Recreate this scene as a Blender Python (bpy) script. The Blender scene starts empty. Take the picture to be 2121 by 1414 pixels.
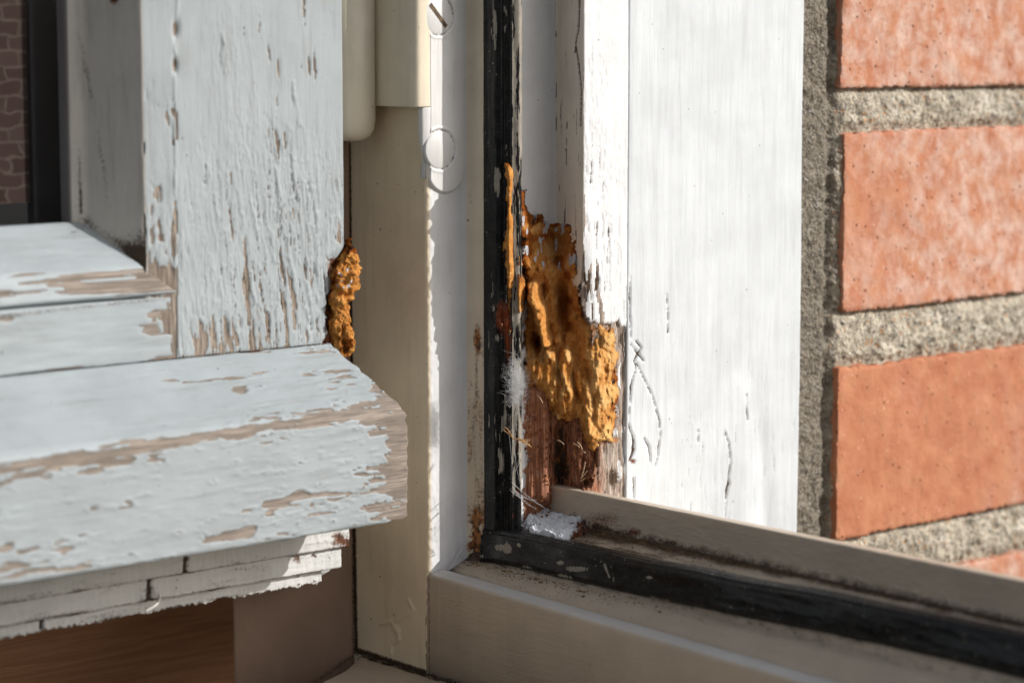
import bpy, math, random
import numpy as np
rng = np.random.default_rng(7); random.seed(7)
S = bpy.context.scene
MM = 0.001

# ------------------------------------------------------------------ camera, light, exposure
F_PX, CX, CY = 5160., 1060.5, 707.
AZ, PITCH = math.radians(48.8), math.radians(7.1)
RIGHT = np.array([math.cos(AZ), math.sin(AZ), 0.])
FWD = np.array([-math.sin(AZ)*math.cos(PITCH), math.cos(AZ)*math.cos(PITCH), -math.sin(PITCH)])
UP = np.cross(RIGHT, FWD)
def ray(px, py): return FWD + RIGHT*((px-CX)/F_PX) - UP*((py-CY)/F_PX)
CAM = -ray(1300, 700)*660.0                     # millimetres; origin = outer corner of the jamb
def on(ax, val, px, py):                        # where the sight line meets a real plane of the window
    d = ray(px, py); return CAM + d*((val-CAM[ax])/d[ax])
def proj(P):
    q = P-CAM; w = q@FWD
    return CX+F_PX*(q@RIGHT)/w, CY-F_PX*(q@UP)/w

cd = bpy.data.cameras.new("camera"); cam = bpy.data.objects.new("camera", cd); S.collection.objects.link(cam)
from mathutils import Matrix, Vector
cam.matrix_world = Matrix(((RIGHT[0], UP[0], -FWD[0], CAM[0]*MM), (RIGHT[1], UP[1], -FWD[1], CAM[1]*MM),
                           (RIGHT[2], UP[2], -FWD[2], CAM[2]*MM), (0, 0, 0, 1)))
cd.sensor_width = 36; cd.lens = 36*F_PX/2121; cd.clip_start = 0.02; cd.clip_end = 50
cd.dof.use_dof = True; cd.dof.focus_distance = 0.657; cd.dof.aperture_fstop = 11.5; cd.dof.aperture_blades = 7
S.camera = cam

SUN = Vector((1.0, 0.91, 0.72)).normalized()     # towards the sun
el = math.asin(SUN.z); azs = math.atan2(SUN.x, SUN.y)
w = bpy.data.worlds.new("World"); S.world = w; w.use_nodes = True
nt = w.node_tree; nt.nodes.clear()
sky = nt.nodes.new('ShaderNodeTexSky'); sky.sky_type = 'NISHITA'; sky.sun_disc = False
sky.sun_elevation = el; sky.sun_rotation = azs
bg = nt.nodes.new('ShaderNodeBackground'); bg.inputs['Strength'].default_value = 0.145
wo = nt.nodes.new('ShaderNodeOutputWorld')
sky.dust_density = 3.0; sky.ozone_density = .5
hs = nt.nodes.new('ShaderNodeHueSaturation'); hs.inputs['Saturation'].default_value = .36
nt.links.new(sky.outputs[0], hs.inputs['Color']); nt.links.new(hs.outputs[0], bg.inputs[0]); nt.links.new(bg.outputs[0], wo.inputs[0])
sl = bpy.data.lights.new("sun", 'SUN'); sl.energy = 4.8; sl.angle = math.radians(0.5); sl.color = (1, .97, .93)
so = bpy.data.objects.new("sun", sl); S.collection.objects.link(so)
so.rotation_euler = (-SUN).to_track_quat('-Z', 'Y').to_euler(); so.location = (1, 1, 1)
S.view_settings.view_transform = 'Standard'; S.view_settings.look = 'None'
S.view_settings.exposure = -0.28; S.view_settings.gamma = 1
S.render.engine = 'CYCLES'

# ------------------------------------------------------------------ maths
def sstep(a, b, x):
    t = np.clip((x-a)/(b-a+1e-12), 0, 1); return t*t*(3-2*t)
def _h(ix, iy, iz, s):
    n = (ix*374761393 + iy*668265263 + iz*2147483647 + s*974634777) & 0xffffffff
    n = ((n ^ (n >> 13))*1274126177) & 0xffffffff
    n = ((n ^ (n >> 16))*2246822519) & 0xffffffff
    return ((n ^ (n >> 15)) & 0xffffff)/8388607.5 - 1.0
def noise(P, sc, seed=0):                       # value noise in [-1,1]; sc = feature size per axis (mm)
    q = P/np.asarray(sc, float); i = np.floor(q).astype(np.int64); f = q-i; f = f*f*f*(f*(f*6-15)+10)
    r = 0
    for a in (0, 1):
        wx = f[:, 0] if a else 1-f[:, 0]
        for b in (0, 1):
            wy = f[:, 1] if b else 1-f[:, 1]
            for c in (0, 1):
                wz = f[:, 2] if c else 1-f[:, 2]
                r = r + wx*wy*wz*_h(i[:, 0]+a, i[:, 1]+b, i[:, 2]+c, seed)
    return r
def fbm(P, sc, seed=0, o=4, g=.5):
    sc = np.asarray(sc, float)*np.ones(3); r = 0; a = 1; t = 0
    for k in range(o):
        r = r + a*noise(P, sc/2**k, seed+17*k); t += a; a *= g
    return r/t*1.5
def segd(x, y, pts):                            # distance to a polyline
    d = np.full(x.shape, 1e9)
    for (ax, ay), (bx, by) in zip(pts[:-1], pts[1:]):
        vx, vy = bx-ax, by-ay; t = np.clip(((x-ax)*vx+(y-ay)*vy)/(vx*vx+vy*vy+1e-9), 0, 1)
        d = np.minimum(d, np.hypot(x-ax-t*vx, y-ay-t*vy))
    return d
def line(x, y, pts, w): return np.exp(-(segd(x, y, pts)/w)**2)
def blob(x, y, cx, cy, rx, ry, rot=0):
    c, s = math.cos(rot), math.sin(rot); u = (x-cx)*c+(y-cy)*s; v = -(x-cx)*s+(y-cy)*c
    return np.exp(-((u/rx)**2+(v/ry)**2))
def inpoly(x, y, pts):                          # signed distance, positive inside
    ins = np.zeros(x.shape, bool); n = len(pts)
    for k in range(n):
        x1, y1 = pts[k]; x2, y2 = pts[(k+1) % n]
        c = ((y1 > y) != (y2 > y)) & (x < (x2-x1)*(y-y1)/(y2-y1+1e-9)+x1); ins ^= c
    d = segd(x, y, list(pts)+[pts[0]])
    return np.where(ins, d, -d)

# ------------------------------------------------------------------ objects
def tag(o, label, cat, group=None, kind=None):
    o['label'] = label; o['category'] = cat
    if group: o['group'] = group
    if kind: o['kind'] = kind
    return o
LOC = {}
def empty(name, loc, label, cat):
    o = bpy.data.objects.new(name, None); S.collection.objects.link(o); o.empty_display_size = .01
    o.location = [v*MM for v in loc]; LOC[o.name] = np.array(loc, float); return tag(o, label, cat)
def mesh_obj(name, V, faces, m, parent=None, smooth=True, attrs=None, loc=None):
    base = np.zeros(3)
    if parent is not None: base = LOC[parent.name]
    elif loc is not None: base = np.array(loc, float)
    V = (np.asarray(V, float)-base)*MM
    me = bpy.data.meshes.new(name); me.from_pydata([], [], [])
    if isinstance(faces, np.ndarray):
        nf = len(faces); k = faces.shape[1]
        me.vertices.add(len(V)); me.vertices.foreach_set('co', V.ravel())
        me.loops.add(nf*k); me.loops.foreach_set('vertex_index', faces.ravel().astype(np.int32))
        me.polygons.add(nf); me.polygons.foreach_set('loop_start', np.arange(0, nf*k, k, dtype=np.int32))
        me.update(calc_edges=True)
    else:
        me.from_pydata([tuple(v) for v in V], [], faces)
    if smooth: me.polygons.foreach_set('use_smooth', [True]*len(me.polygons))
    for kx, val in (attrs or {}).items():
        a = me.attributes.new(kx, 'FLOAT', 'POINT'); a.data.foreach_set('value', np.clip(val, 0, 1).astype(np.float32))
    me.validate(); me.materials.append(m)
    o = bpy.data.objects.new(name, me); S.collection.objects.link(o)
    if parent is not None: o.parent = parent; LOC[o.name] = base
    else: o.location = [v*MM for v in base]; LOC[o.name] = base
    return o

def dense_profile(pts, step, coarse=()):        # pts: (a, b, radius); coarse = indices of segments left plain
    n = len(pts); P = [np.array(p[:2], float) for p in pts]; R = [p[2] if len(p) > 2 else 0 for p in pts]
    ins, outs = [], []
    for k in range(n):
        a, b, c = P[k-1], P[k], P[(k+1) % n]
        u = (a-b)/np.linalg.norm(a-b); v = (c-b)/np.linalg.norm(c-b)
        r = min(R[k], .45*np.linalg.norm(a-b), .45*np.linalg.norm(c-b))
        ins.append(b+u*r); outs.append(b+v*r)
    out = []; dense = []
    for k in range(n):
        q = ins[k], P[k], outs[k]
        m = max(1, int(np.ceil(np.linalg.norm(q[0]-q[2])/step*1.3))) if R[k] else 0
        for j in range(m+1):
            if m == 0: out.append(P[k]); dense.append(1); continue
            t = j/m; out.append((1-t)**2*q[0]+2*t*(1-t)*q[1]+t*t*q[2]); dense.append(1)
        a, b = outs[k], ins[(k+1) % n]; L = np.linalg.norm(b-a)
        if k in coarse: continue
        m = int(L/step)
        for j in range(1, m): out.append(a+(b-a)*j/m); dense.append(1)
    return np.array(out)

def relief(name, parent, pts, axis, a0, a1, step, m, fn=None, coarse=(), warp=None, ends=True, loc=None, astep=None):
    """A closed bar: profile swept along an axis, its surface worked by fn(P, N, px, py) -> (height or new P, attrs)."""
    pr = dense_profile(pts, step, coarse); n = len(pr)
    t = np.roll(pr, -1, 0)-np.roll(pr, 1, 0); t /= np.linalg.norm(t, axis=1)[:, None]+1e-12
    area = .5*np.sum(pr[:, 0]*np.roll(pr[:, 1], -1)-np.roll(pr[:, 0], -1)*pr[:, 1]); sg = 1 if area > 0 else -1
    nn = np.stack([t[:, 1], -t[:, 0]], 1)*sg
    na = max(2, int((a1-a0)/(astep or step))); A = np.linspace(a0, a1, na)
    V = np.zeros((na, n, 3)); N = np.zeros((na, n, 3))
    ia, ib, ic = {'z': (0, 1, 2), 'x': (1, 2, 0), 'y': (0, 2, 1)}[axis]
    V[..., ia] = pr[:, 0]; V[..., ib] = pr[:, 1]; V[..., ic] = A[:, None]
    N[..., ia] = nn[:, 0]; N[..., ib] = nn[:, 1]
    V = V.reshape(-1, 3); N = N.reshape(-1, 3)
    if warp: V = warp(V)
    at = {}
    if fn:
        px, py = proj(V); r, at = fn(V, N, px, py)
        V = V+N*r[:, None] if r.ndim == 1 else r
    i = np.arange(na-1)[:, None]*n; j = np.arange(n)[None, :]; jn = (j+1) % n
    f = np.stack([i+j, i+jn, i+n+jn, i+n+j], -1).reshape(-1, 4)
    flip = (sg > 0) != (axis == 'y')
    if not flip: f = f[:, ::-1]
    if ends:
        c = len(V); V = np.vstack([V, V[:n].mean(0), V[-n:].mean(0)])
        jj = np.arange(n); jn1 = (jj+1) % n; b = (na-1)*n
        e1 = np.stack([np.full(n, c), jn1, jj, np.full(n, c)], 1); e2 = np.stack([np.full(n, c+1), b+jj, b+jn1, np.full(n, c+1)], 1)
        if not flip: e1 = e1[:, ::-1]; e2 = e2[:, ::-1]
        for k in at: at[k] = np.concatenate([at[k], [at[k][:n].mean(), at[k][-n:].mean()]])
        tri = np.vstack([e1, e2])
        me_f = [tuple(x) for x in f.tolist()]+[(x[0], x[1], x[2]) if x[0] == x[3] else (x[1], x[2], x[3]) for x in tri.tolist()]
        return mesh_obj(name, V, me_f, m, parent, True, at, loc)
    return mesh_obj(name, V, f, m, parent, True, at, loc)

def tube(name, paths, r, m, parent=None, loc=None, sides=5):   # thin threads; one mesh
    V = []; Fc = []
    for pth in paths:
        pth = np.array(pth, float); k = len(pth)
        tg = np.gradient(pth, axis=0); tg /= np.linalg.norm(tg, axis=1)[:, None]+1e-9
        a = np.cross(tg, [0.3, .2, .93]); a /= np.linalg.norm(a, axis=1)[:, None]+1e-9; b = np.cross(tg, a)
        b0 = len(V)
        for i in range(k):
            rr = r*(1-.6*i/k)
            for s in range(sides):
                th = 2*math.pi*s/sides; V.append(pth[i]+rr*(a[i]*math.cos(th)+b[i]*math.sin(th)))
        for i in range(k-1):
            for s in range(sides):
                s2 = (s+1) % sides; Fc.append((b0+i*sides+s, b0+i*sides+s2, b0+(i+1)*sides+s2, b0+(i+1)*sides+s))
        Fc.append(tuple(b0+s for s in range(sides))[::-1]); Fc.append(tuple(b0+(k-1)*sides+s for s in range(sides)))
    return mesh_obj(name, V, Fc, m, parent, True, None, loc)

# ------------------------------------------------------------------ materials
class NT:
    def __init__(s, name):
        s.m = bpy.data.materials.new(name); s.m.use_nodes = True; s.t = s.m.node_tree; s.t.nodes.clear()
        s.out = s.n('ShaderNodeOutputMaterial'); s.p = s.n('ShaderNodeBsdfPrincipled'); s.l(s.p.outputs[0], s.out.inputs[0])
        s.tc = s.n('ShaderNodeTexCoord').outputs['Object']
    def n(s, t): return s.t.nodes.new(t)
    def l(s, a, b): s.t.links.new(a, b)
    def set(s, sock, v):
        if hasattr(v, 'links'): s.l(v, sock)
        else: sock.default_value = v
    def noise(s, size, detail=4, rough=.55, dist=0):      # size in mm per axis
        sz = size if isinstance(size, (tuple, list)) else (size,)*3
        mp = s.n('ShaderNodeMapping'); mp.inputs['Scale'].default_value = [1000/v for v in sz]; s.l(s.tc, mp.inputs[0])
        x = s.n('ShaderNodeTexNoise'); x.inputs['Scale'].default_value = 1; x.inputs['Detail'].default_value = detail
        x.inputs['Roughness'].default_value = rough; x.inputs['Distortion'].default_value = dist; s.l(mp.outputs[0], x.inputs['Vector'])
        return x.outputs['Fac']
    def voro(s, size, what='Distance', feature='F1'):
        sz = size if isinstance(size, (tuple, list)) else (size,)*3
        mp = s.n('ShaderNodeMapping'); mp.inputs['Scale'].default_value = [1000/v for v in sz]; s.l(s.tc, mp.inputs[0])
        x = s.n('ShaderNodeTexVoronoi'); x.feature = feature; x.inputs['Scale'].default_value = 1; s.l(mp.outputs[0], x.inputs['Vector'])
        return x.outputs[what]
    def math(s, op, a, b=0., c=0.):
        x = s.n('ShaderNodeMath'); x.operation = op
        for i, v in enumerate((a, b, c)): s.set(x.inputs[i], v)
        return x.outputs[0]
    def map(s, v, a, b, c=0., d=1., smooth=True):
        x = s.n('ShaderNodeMapRange'); x.interpolation_type = 'SMOOTHSTEP' if smooth else 'LINEAR'
        s.set(x.inputs[0], v)
        for i, q in enumerate((a, b, c, d)): x.inputs[i+1].default_value = q
        return x.outputs[0]
    def mix(s, f, a, b, mode='MIX'):
        x = s.n('ShaderNodeMix'); x.data_type = 'RGBA'; x.blend_type = mode; s.set(x.inputs[0], f)
        for i, v in ((6, a), (7, b)):
            s.set(x.inputs[i], (*v, 1) if isinstance(v, tuple) and len(v) == 3 else v)
        return x.outputs[2]
    def attr(s, name):
        x = s.n('ShaderNodeAttribute'); x.attribute_name = name; return x.outputs['Fac']
    def bump(s, h, dist, prev=None, strength=1):          # dist in mm
        x = s.n('ShaderNodeBump'); x.inputs['Distance'].default_value = dist*MM; x.inputs['Strength'].default_value = strength
        s.set(x.inputs['Height'], h)
        if prev is not None: s.l(prev, x.inputs['Normal'])
        return x.outputs[0]

def hexc(r, g, b):
    f = lambda v: ((v/255+.055)/1.055)**2.4 if v > 10 else v/255/12.92
    return (f(r), f(g), f(b))
def grain(axis, a, b): return {'z': (a, a, b), 'x': (b, a, a), 'y': (a, b, a)}[axis]

def paint(name, col, axis='z', tint=None, wood=((150, 132, 118), (196, 178, 160)), rough=.42, speck=.5, grainy=.05, rustc=(120, 60, 20), wave=None, coarse=0, brown=False, film=.14):
    k = NT(name)
    n1 = k.noise(14, 5); c = k.mix(k.map(n1, .3, .7), tuple(v*.93 for v in col), tuple(min(1, v*1.05) for v in col))
    if tint: c = k.mix(k.attr('tint'), c, k.mix(k.map(n1, .3, .7), tuple(v*.94 for v in tint), tuple(v*1.05 for v in tint)))
    c = k.mix(k.map(k.noise(grain(axis, 2.5, 24), 5, .6), .48, .78, 0, film), c, hexc(112, 108, 100)); c = k.mix(k.map(k.noise(.9, 5, .75), .58, .72, 0, film*.8), c, hexc(104, 98, 90))
    # fly specks and pinholes
    vd = k.voro(2.7); sel = k.map(k.noise(5, 2), .56, .62); sp = k.math('MULTIPLY', k.map(vd, .05, .09, 1, 0), sel)
    vd2 = k.voro(6.3); sp2 = k.math('MULTIPLY', k.map(vd2, .035, .06, 1, 0), k.map(k.noise(11, 2), .5, .56))
    spk = k.math('MULTIPLY', k.math('MAXIMUM', sp, sp2), speck)
    c = k.mix(spk, c, hexc(70, 55, 45))
    # weathered wood below the paint
    gw = k.noise(grain(axis, .35, 9), 6, .6); g2 = k.noise(grain(axis, 1.6, 26), 4)
    wc = k.mix(k.map(gw, .39, .61), hexc(*wood[0]), hexc(*wood[1])); wc = k.mix(k.map(g2, .35, .65, 0, .5), wc, hexc(*[v*.8 for v in wood[0]]))
    if brown: wc = k.mix(k.attr('brown'), wc, k.mix(k.map(gw, .3, .7), hexc(118, 70, 48), k.mix(k.map(k.noise(2.2, 4), .35, .65), hexc(176, 116, 80), hexc(192, 140, 112))))
    fine = k.noise(grain(axis, .5, 1.6), 5, .65)
    pe = k.map(k.math('ADD', k.attr('peel'), k.math('MULTIPLY', k.math('SUBTRACT', fine, .5), .5)), .47, .53)
    c = k.mix(pe, c, wc)
    dn = k.noise(.7, 5, .7)
    di = k.map(k.math('ADD', k.attr('dirt'), k.math('MULTIPLY', k.math('SUBTRACT', dn, .5), 1.1)), .3, .8)
    di = k.math('MULTIPLY', di, k.map(k.attr('dirt'), .02, .15))
    c = k.mix(di, c, k.mix(k.noise(3, 3), hexc(45, 35, 26), hexc(88, 68, 48)))
    c = k.mix(k.math('MULTIPLY', k.map(k.noise(grain(axis, .25, 4), 5, .7), .56, .68, 0, .55), pe), c, hexc(84, 70, 60))
    ru = k.map(k.math('ADD', k.attr('rust'), k.math('MULTIPLY', k.math('SUBTRACT', dn, .5), .9)), .3, .75)
    ru = k.math('MULTIPLY', ru, k.map(k.attr('rust'), .02, .15))
    c = k.mix(ru, c, k.mix(k.map(k.noise(1.4, 4), .35, .65), hexc(*rustc), hexc(60, 34, 20)))
    k.set(k.p.inputs['Base Color'], c)
    k.set(k.p.inputs['Roughness'], k.map(pe, 0, 1, rough, .9, False))
    b = k.bump(pe, -.28)
    b = k.bump(k.noise(grain(axis, .6, 16), 4, .55), grainy, b)
    b = k.bump(k.noise(.55, 4, .6), .02+coarse, b)
    b = k.bump(gw, k.math('MULTIPLY', pe, .12*MM) if False else .05, b)
    if wave: b = k.bump(k.noise(wave[0], 3), wave[1], b)
    k.l(b, k.p.inputs['Normal'])
    k.p.inputs['Specular IOR Level'].default_value = .4
    return k.m

WOODC = ((140, 120, 106), (190, 170, 152))
m_board = paint('white_gloss_paint', (.595, .62, .64), 'z', rough=.35, grainy=.06, speck=.6)
m_sash = paint('weathered_pale_grey_paint', (.32, .352, .365), 'z', tint=(.58, .54, .48), wood=((112, 100, 90), (160, 146, 132)), rough=.6, speck=.5, grainy=.05, film=.34)
m_sashh = paint('weathered_pale_grey_paint_rail', (.32, .355, .372), 'y', wood=((118, 108, 99), (158, 146, 135)), rough=.6, speck=.8, grainy=.05, film=.34)
m_jamb = paint('cream_and_white_frame_paint', (.71, .71, .715), 'z', tint=(.80, .67, .48), brown=True, wood=((140, 124, 112), (190, 176, 164)), rough=.38, speck=.8, grainy=.05, rustc=(182, 122, 66))
m_rail = paint('cream_rail_paint', (.53, .44, .345), 'x', tint=(.52, .505, .49), wood=((110, 84, 62), (150, 124, 100)), rough=.42, speck=.8, grainy=.11, wave=((2.2, .8, .55), .16))
m_trim = paint('old_white_trim_paint', (.58, .58, .56), 'y', wood=((140, 122, 108), (180, 160, 142)), rough=.6, speck=.6, grainy=.05, rustc=(110, 62, 34))
m_hinge = paint('painted_metal', (.70, .69, .67), 'z', tint=(.74, .65, .50), rough=.32, speck=.5, grainy=.015, rustc=(120, 84, 40))

def m_simple(name, col, rough=.5, bump=0, size=.5, col2=None, csz=2, sheen=0):
    k = NT(name)
    c = (*col, 1) if col2 is None else k.mix(k.map(k.noise(csz, 5), .35, .65), col, col2)
    k.set(k.p.inputs['Base Color'], c); k.p.inputs['Roughness'].default_value = rough
    if bump: k.l(k.bump(k.noise(size, 5, .6), bump), k.p.inputs['Normal'])
    if sheen: k.p.inputs['Sheen Weight'].default_value = sheen
    return k.m

def m_rubber():
    k = NT('old_black_rubber')
    c = k.mix(k.map(k.noise(4, 4), .35, .7), (.005, .005, .006), (.014, .0135, .013))
    fl = k.map(k.math('ADD', k.attr('peel'), k.math('MULTIPLY', k.math('SUBTRACT', k.noise((.7, .7, 5), 5, .65), .5), 1.2)), .46, .54)
    fl = k.math('MULTIPLY', fl, k.map(k.attr('peel'), .02, .1))
    c = k.mix(fl, c, k.mix(k.noise(2, 3), hexc(104, 102, 100), hexc(178, 168, 150)))
    sp = k.math('MULTIPLY', k.map(k.voro(1.5), .08, .13, 1, 0), k.map(k.noise(4, 2), .5, .6))
    c = k.mix(sp, c, hexc(170, 160, 145))
    du = k.map(k.noise((.5, .5, 2), 5, .7), .6, .8, 0, .14); c = k.mix(du, c, hexc(120, 112, 100))
    ru = k.map(k.math('ADD', k.attr('rust'), k.math('MULTIPLY', k.math('SUBTRACT', k.noise(.7, 5, .7), .5), .9)), .35, .7)
    ru = k.math('MULTIPLY', ru, k.map(k.attr('rust'), .02, .15)); c = k.mix(ru, c, hexc(112, 52, 24))
    k.set(k.p.inputs['Base Color'], c); k.set(k.p.inputs['Roughness'], k.map(k.math('ADD', fl, k.map(k.noise(2.5, 4), .4, .7, 0, .35)), 0, 1, .2, .6, False))
    b = k.bump(fl, .08); b = k.bump(k.noise(.5, 4), .008, b); k.p.inputs['Specular IOR Level'].default_value = .28; k.l(b, k.p.inputs['Normal']); return k.m
m_rub = m_rubber()

def m_fungus():
    k = NT('dry_rot_fungus')
    f = k.noise(1.6, 6, .62); f2 = k.noise(.35, 5, .7); a = k.attr('dark')
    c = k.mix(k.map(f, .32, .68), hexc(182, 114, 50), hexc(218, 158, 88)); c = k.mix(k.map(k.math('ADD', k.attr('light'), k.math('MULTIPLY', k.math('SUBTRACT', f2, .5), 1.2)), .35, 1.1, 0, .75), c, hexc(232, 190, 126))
    c = k.mix(k.map(f2, .60, .8, 0, .5), c, hexc(226, 186, 128)); c = k.mix(k.map(k.noise(3.2, 5, .7), .5, .72, 0, .35), c, hexc(136, 70, 24))
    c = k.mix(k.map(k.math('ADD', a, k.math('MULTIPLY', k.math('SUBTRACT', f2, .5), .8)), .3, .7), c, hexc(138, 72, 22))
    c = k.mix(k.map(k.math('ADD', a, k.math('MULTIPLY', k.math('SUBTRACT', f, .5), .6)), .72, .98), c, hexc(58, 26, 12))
    pe = k.map(k.math('ADD', k.attr('peel'), k.math('MULTIPLY', k.math('SUBTRACT', k.noise((.6, .6, 1.6), 5, .65), .5), .8)), .48, .54)
    c = k.mix(pe, c, hexc(196, 196, 200))
    k.set(k.p.inputs['Base Color'], c); k.p.inputs['Roughness'].default_value = 1; k.p.inputs['Specular IOR Level'].default_value = .05
    k.p.inputs['Sheen Weight'].default_value = .12; k.p.inputs['Sheen Tint'].default_value = (1, .7, .35, 1)
    b = k.bump(k.noise(.9, 6, .7), .5); b = k.bump(k.noise(.22, 4, .7), .2, b); k.l(b, k.p.inputs['Normal']); return k.m
m_fun = m_fungus()

# ------------------------------------------------------------------ the fixed window frame
frame = empty('window_frame', (-10, -10, -90), 'cream and white painted wooden window frame with a rotted lower corner', 'window frame')

def board_fn(P, N, px, py):
    h = .10*fbm(P, (3.0, 3.0, 40), 3) + .25*noise(P, (40, 22, 60), 5)*sstep(0, 1, N[:, 0])
    lo = sstep(500, 1000, py)
    fold = line(px, py, [(1560, 700), (1578, 900), (1588, 1110)], 16); h = h-.7*fold*sstep(760, 950, py)+.4*line(px, py, [(1530, 800), (1545, 1110)], 22)*lo
    px0, py0 = px, py; px = px+1.3*fbm(P, (3, 3, 2.2), 34); cr = [([(1318, 705), (1330, 720), (1316, 748), (1319, 760)], 1.9), ([(1306, 712), (1322, 730), (1333, 748)], 1.6),
          ([(1319, 760), (1309, 800), (1305, 840), (1306, 885), (1313, 905), (1312, 935), (1306, 955)], 2.3),
          ([(1320, 752), (1338, 790), (1352, 820), (1366, 870), (1368, 900), (1364, 940), (1357, 965)], 1.4),
          ([(1335, 905), (1345, 925), (1349, 960)], 1.1),
          ([(1501, 893), (1508, 915), (1512, 950), (1509, 1000), (1504, 1030), (1502, 1080)], 2.4), ([(1380, 610), (1384, 640), (1383, 690)], 1.2),
          ([(1447, 890), (1446, 915)], 1.8), ([(1306, 575), (1305, 640), (1308, 700)], 1.8), ([(1545, 815), (1547, 870)], 1.2), ([(1313, 990), (1316, 1040)], 1.3)]
    c = 0*px
    wv = .35+.75*np.clip(.5+fbm(P, (2, 2, 5), 35), 0, 1.3)
    for p, wd in cr: c = np.maximum(c, line(px, py, p, wd*wv))
    ed = 0*px
    for p, wd in cr[:7]: ed = np.maximum(ed, line(px-wd*1.6, py, p, wd*1.3)*(.4+.6*fbm(P, (2, 2, 3), 33)))
    stk = fbm(P, (.5, .9, 6), 31); c2 = sstep(.55, .78, stk)*(.3+.9*lo)
    px = px0; h = h-.8*c+.12*ed-.10*c2
    return h, dict(peel=0*px, dirt=np.clip(c*1.05+.34*c2+.22*lo*sstep(.1, .7, fbm(P, (2, 3, 14), 9))*blob(px, py, 1470, 860, 130, 240), 0, 1),
                   rust=.8*blob(px, py, 1312, 955, 9, 7))
relief('outer_board', frame, [(0, 0, .5), (0, 67.6, .6), (-25, 67.6, 0), (-25, 0, 0)], 'z', -80, 112, .4, m_board, board_fn, coarse=(1, 2, 3))

# side jamb: stepped profile, from outside (right) to inside (left)
JP = [(0, -.25, .35), (0, -16.3, .7), (-14, -12.8, .6), (-14, -27.6, .3), (-17, -33.0, .8), (-24.2, -33.6, 1.2), (-25, -36.5, 1.2), (-25, -48, 1.4), (-80, -48, 0), (-80, -.25, 0)]
SQ = math.sqrt(.5)
_prt = np.array([((x+y)*SQ, (x-y)*SQ) for x, y, _ in JP[:6]])        # (t, h) on the diagonal plane that faces the opening
_o = np.argsort(_prt[:, 0]); _prt = _prt[_o]
def h_jamb(t): return np.interp(t, _prt[:, 0], _prt[:, 1])
def rot_h(px, py, P):
    """height of the decayed wood over the diagonal plane"""
    fib = fbm(P, (.7, .7, 14), 41); n = fbm(P, (3, 3, 6), 43); g = fbm(P, (.9, .9, 1.6), 47)
    h = 2.0+2.8*sstep(760, 830, py)+.9*fib+1.1*n + 0*px
    h = np.where(px > 1138, h, 1.0+6.4*sstep(760, 810, py)+.5*fib)                                          # flat red brown strip
    cav = blob(px, py, 1161, 960, 17, 95)+.8*blob(px, py, 1165, 640, 14, 70)+.5*blob(px, py, 1112, 712, 14, 30)
    h = h-7*np.clip(cav, 0, 1.2)+1.0*g*(px > 1140)
    right = sstep(1175, 1250, px); h = h+right*(.8)*sstep(1030, 850, py)
    h = h+.5*g*right
    return h
def rot_mask(px, py, P):
    j = 10*fbm(P, (4, 4, 4), 51)+5*fbm(P, (1, 1, 1.2), 53)
    A = [(1082, 560), (1120, 540), (1200, 590), (1212, 648), (1235, 668), (1240, 760), (1243, 900), (1246, 940), (1236, 1000), (1222, 1034), (1212, 1120), (1082, 1120)]
    return inpoly(px, py, A)+j
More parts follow.
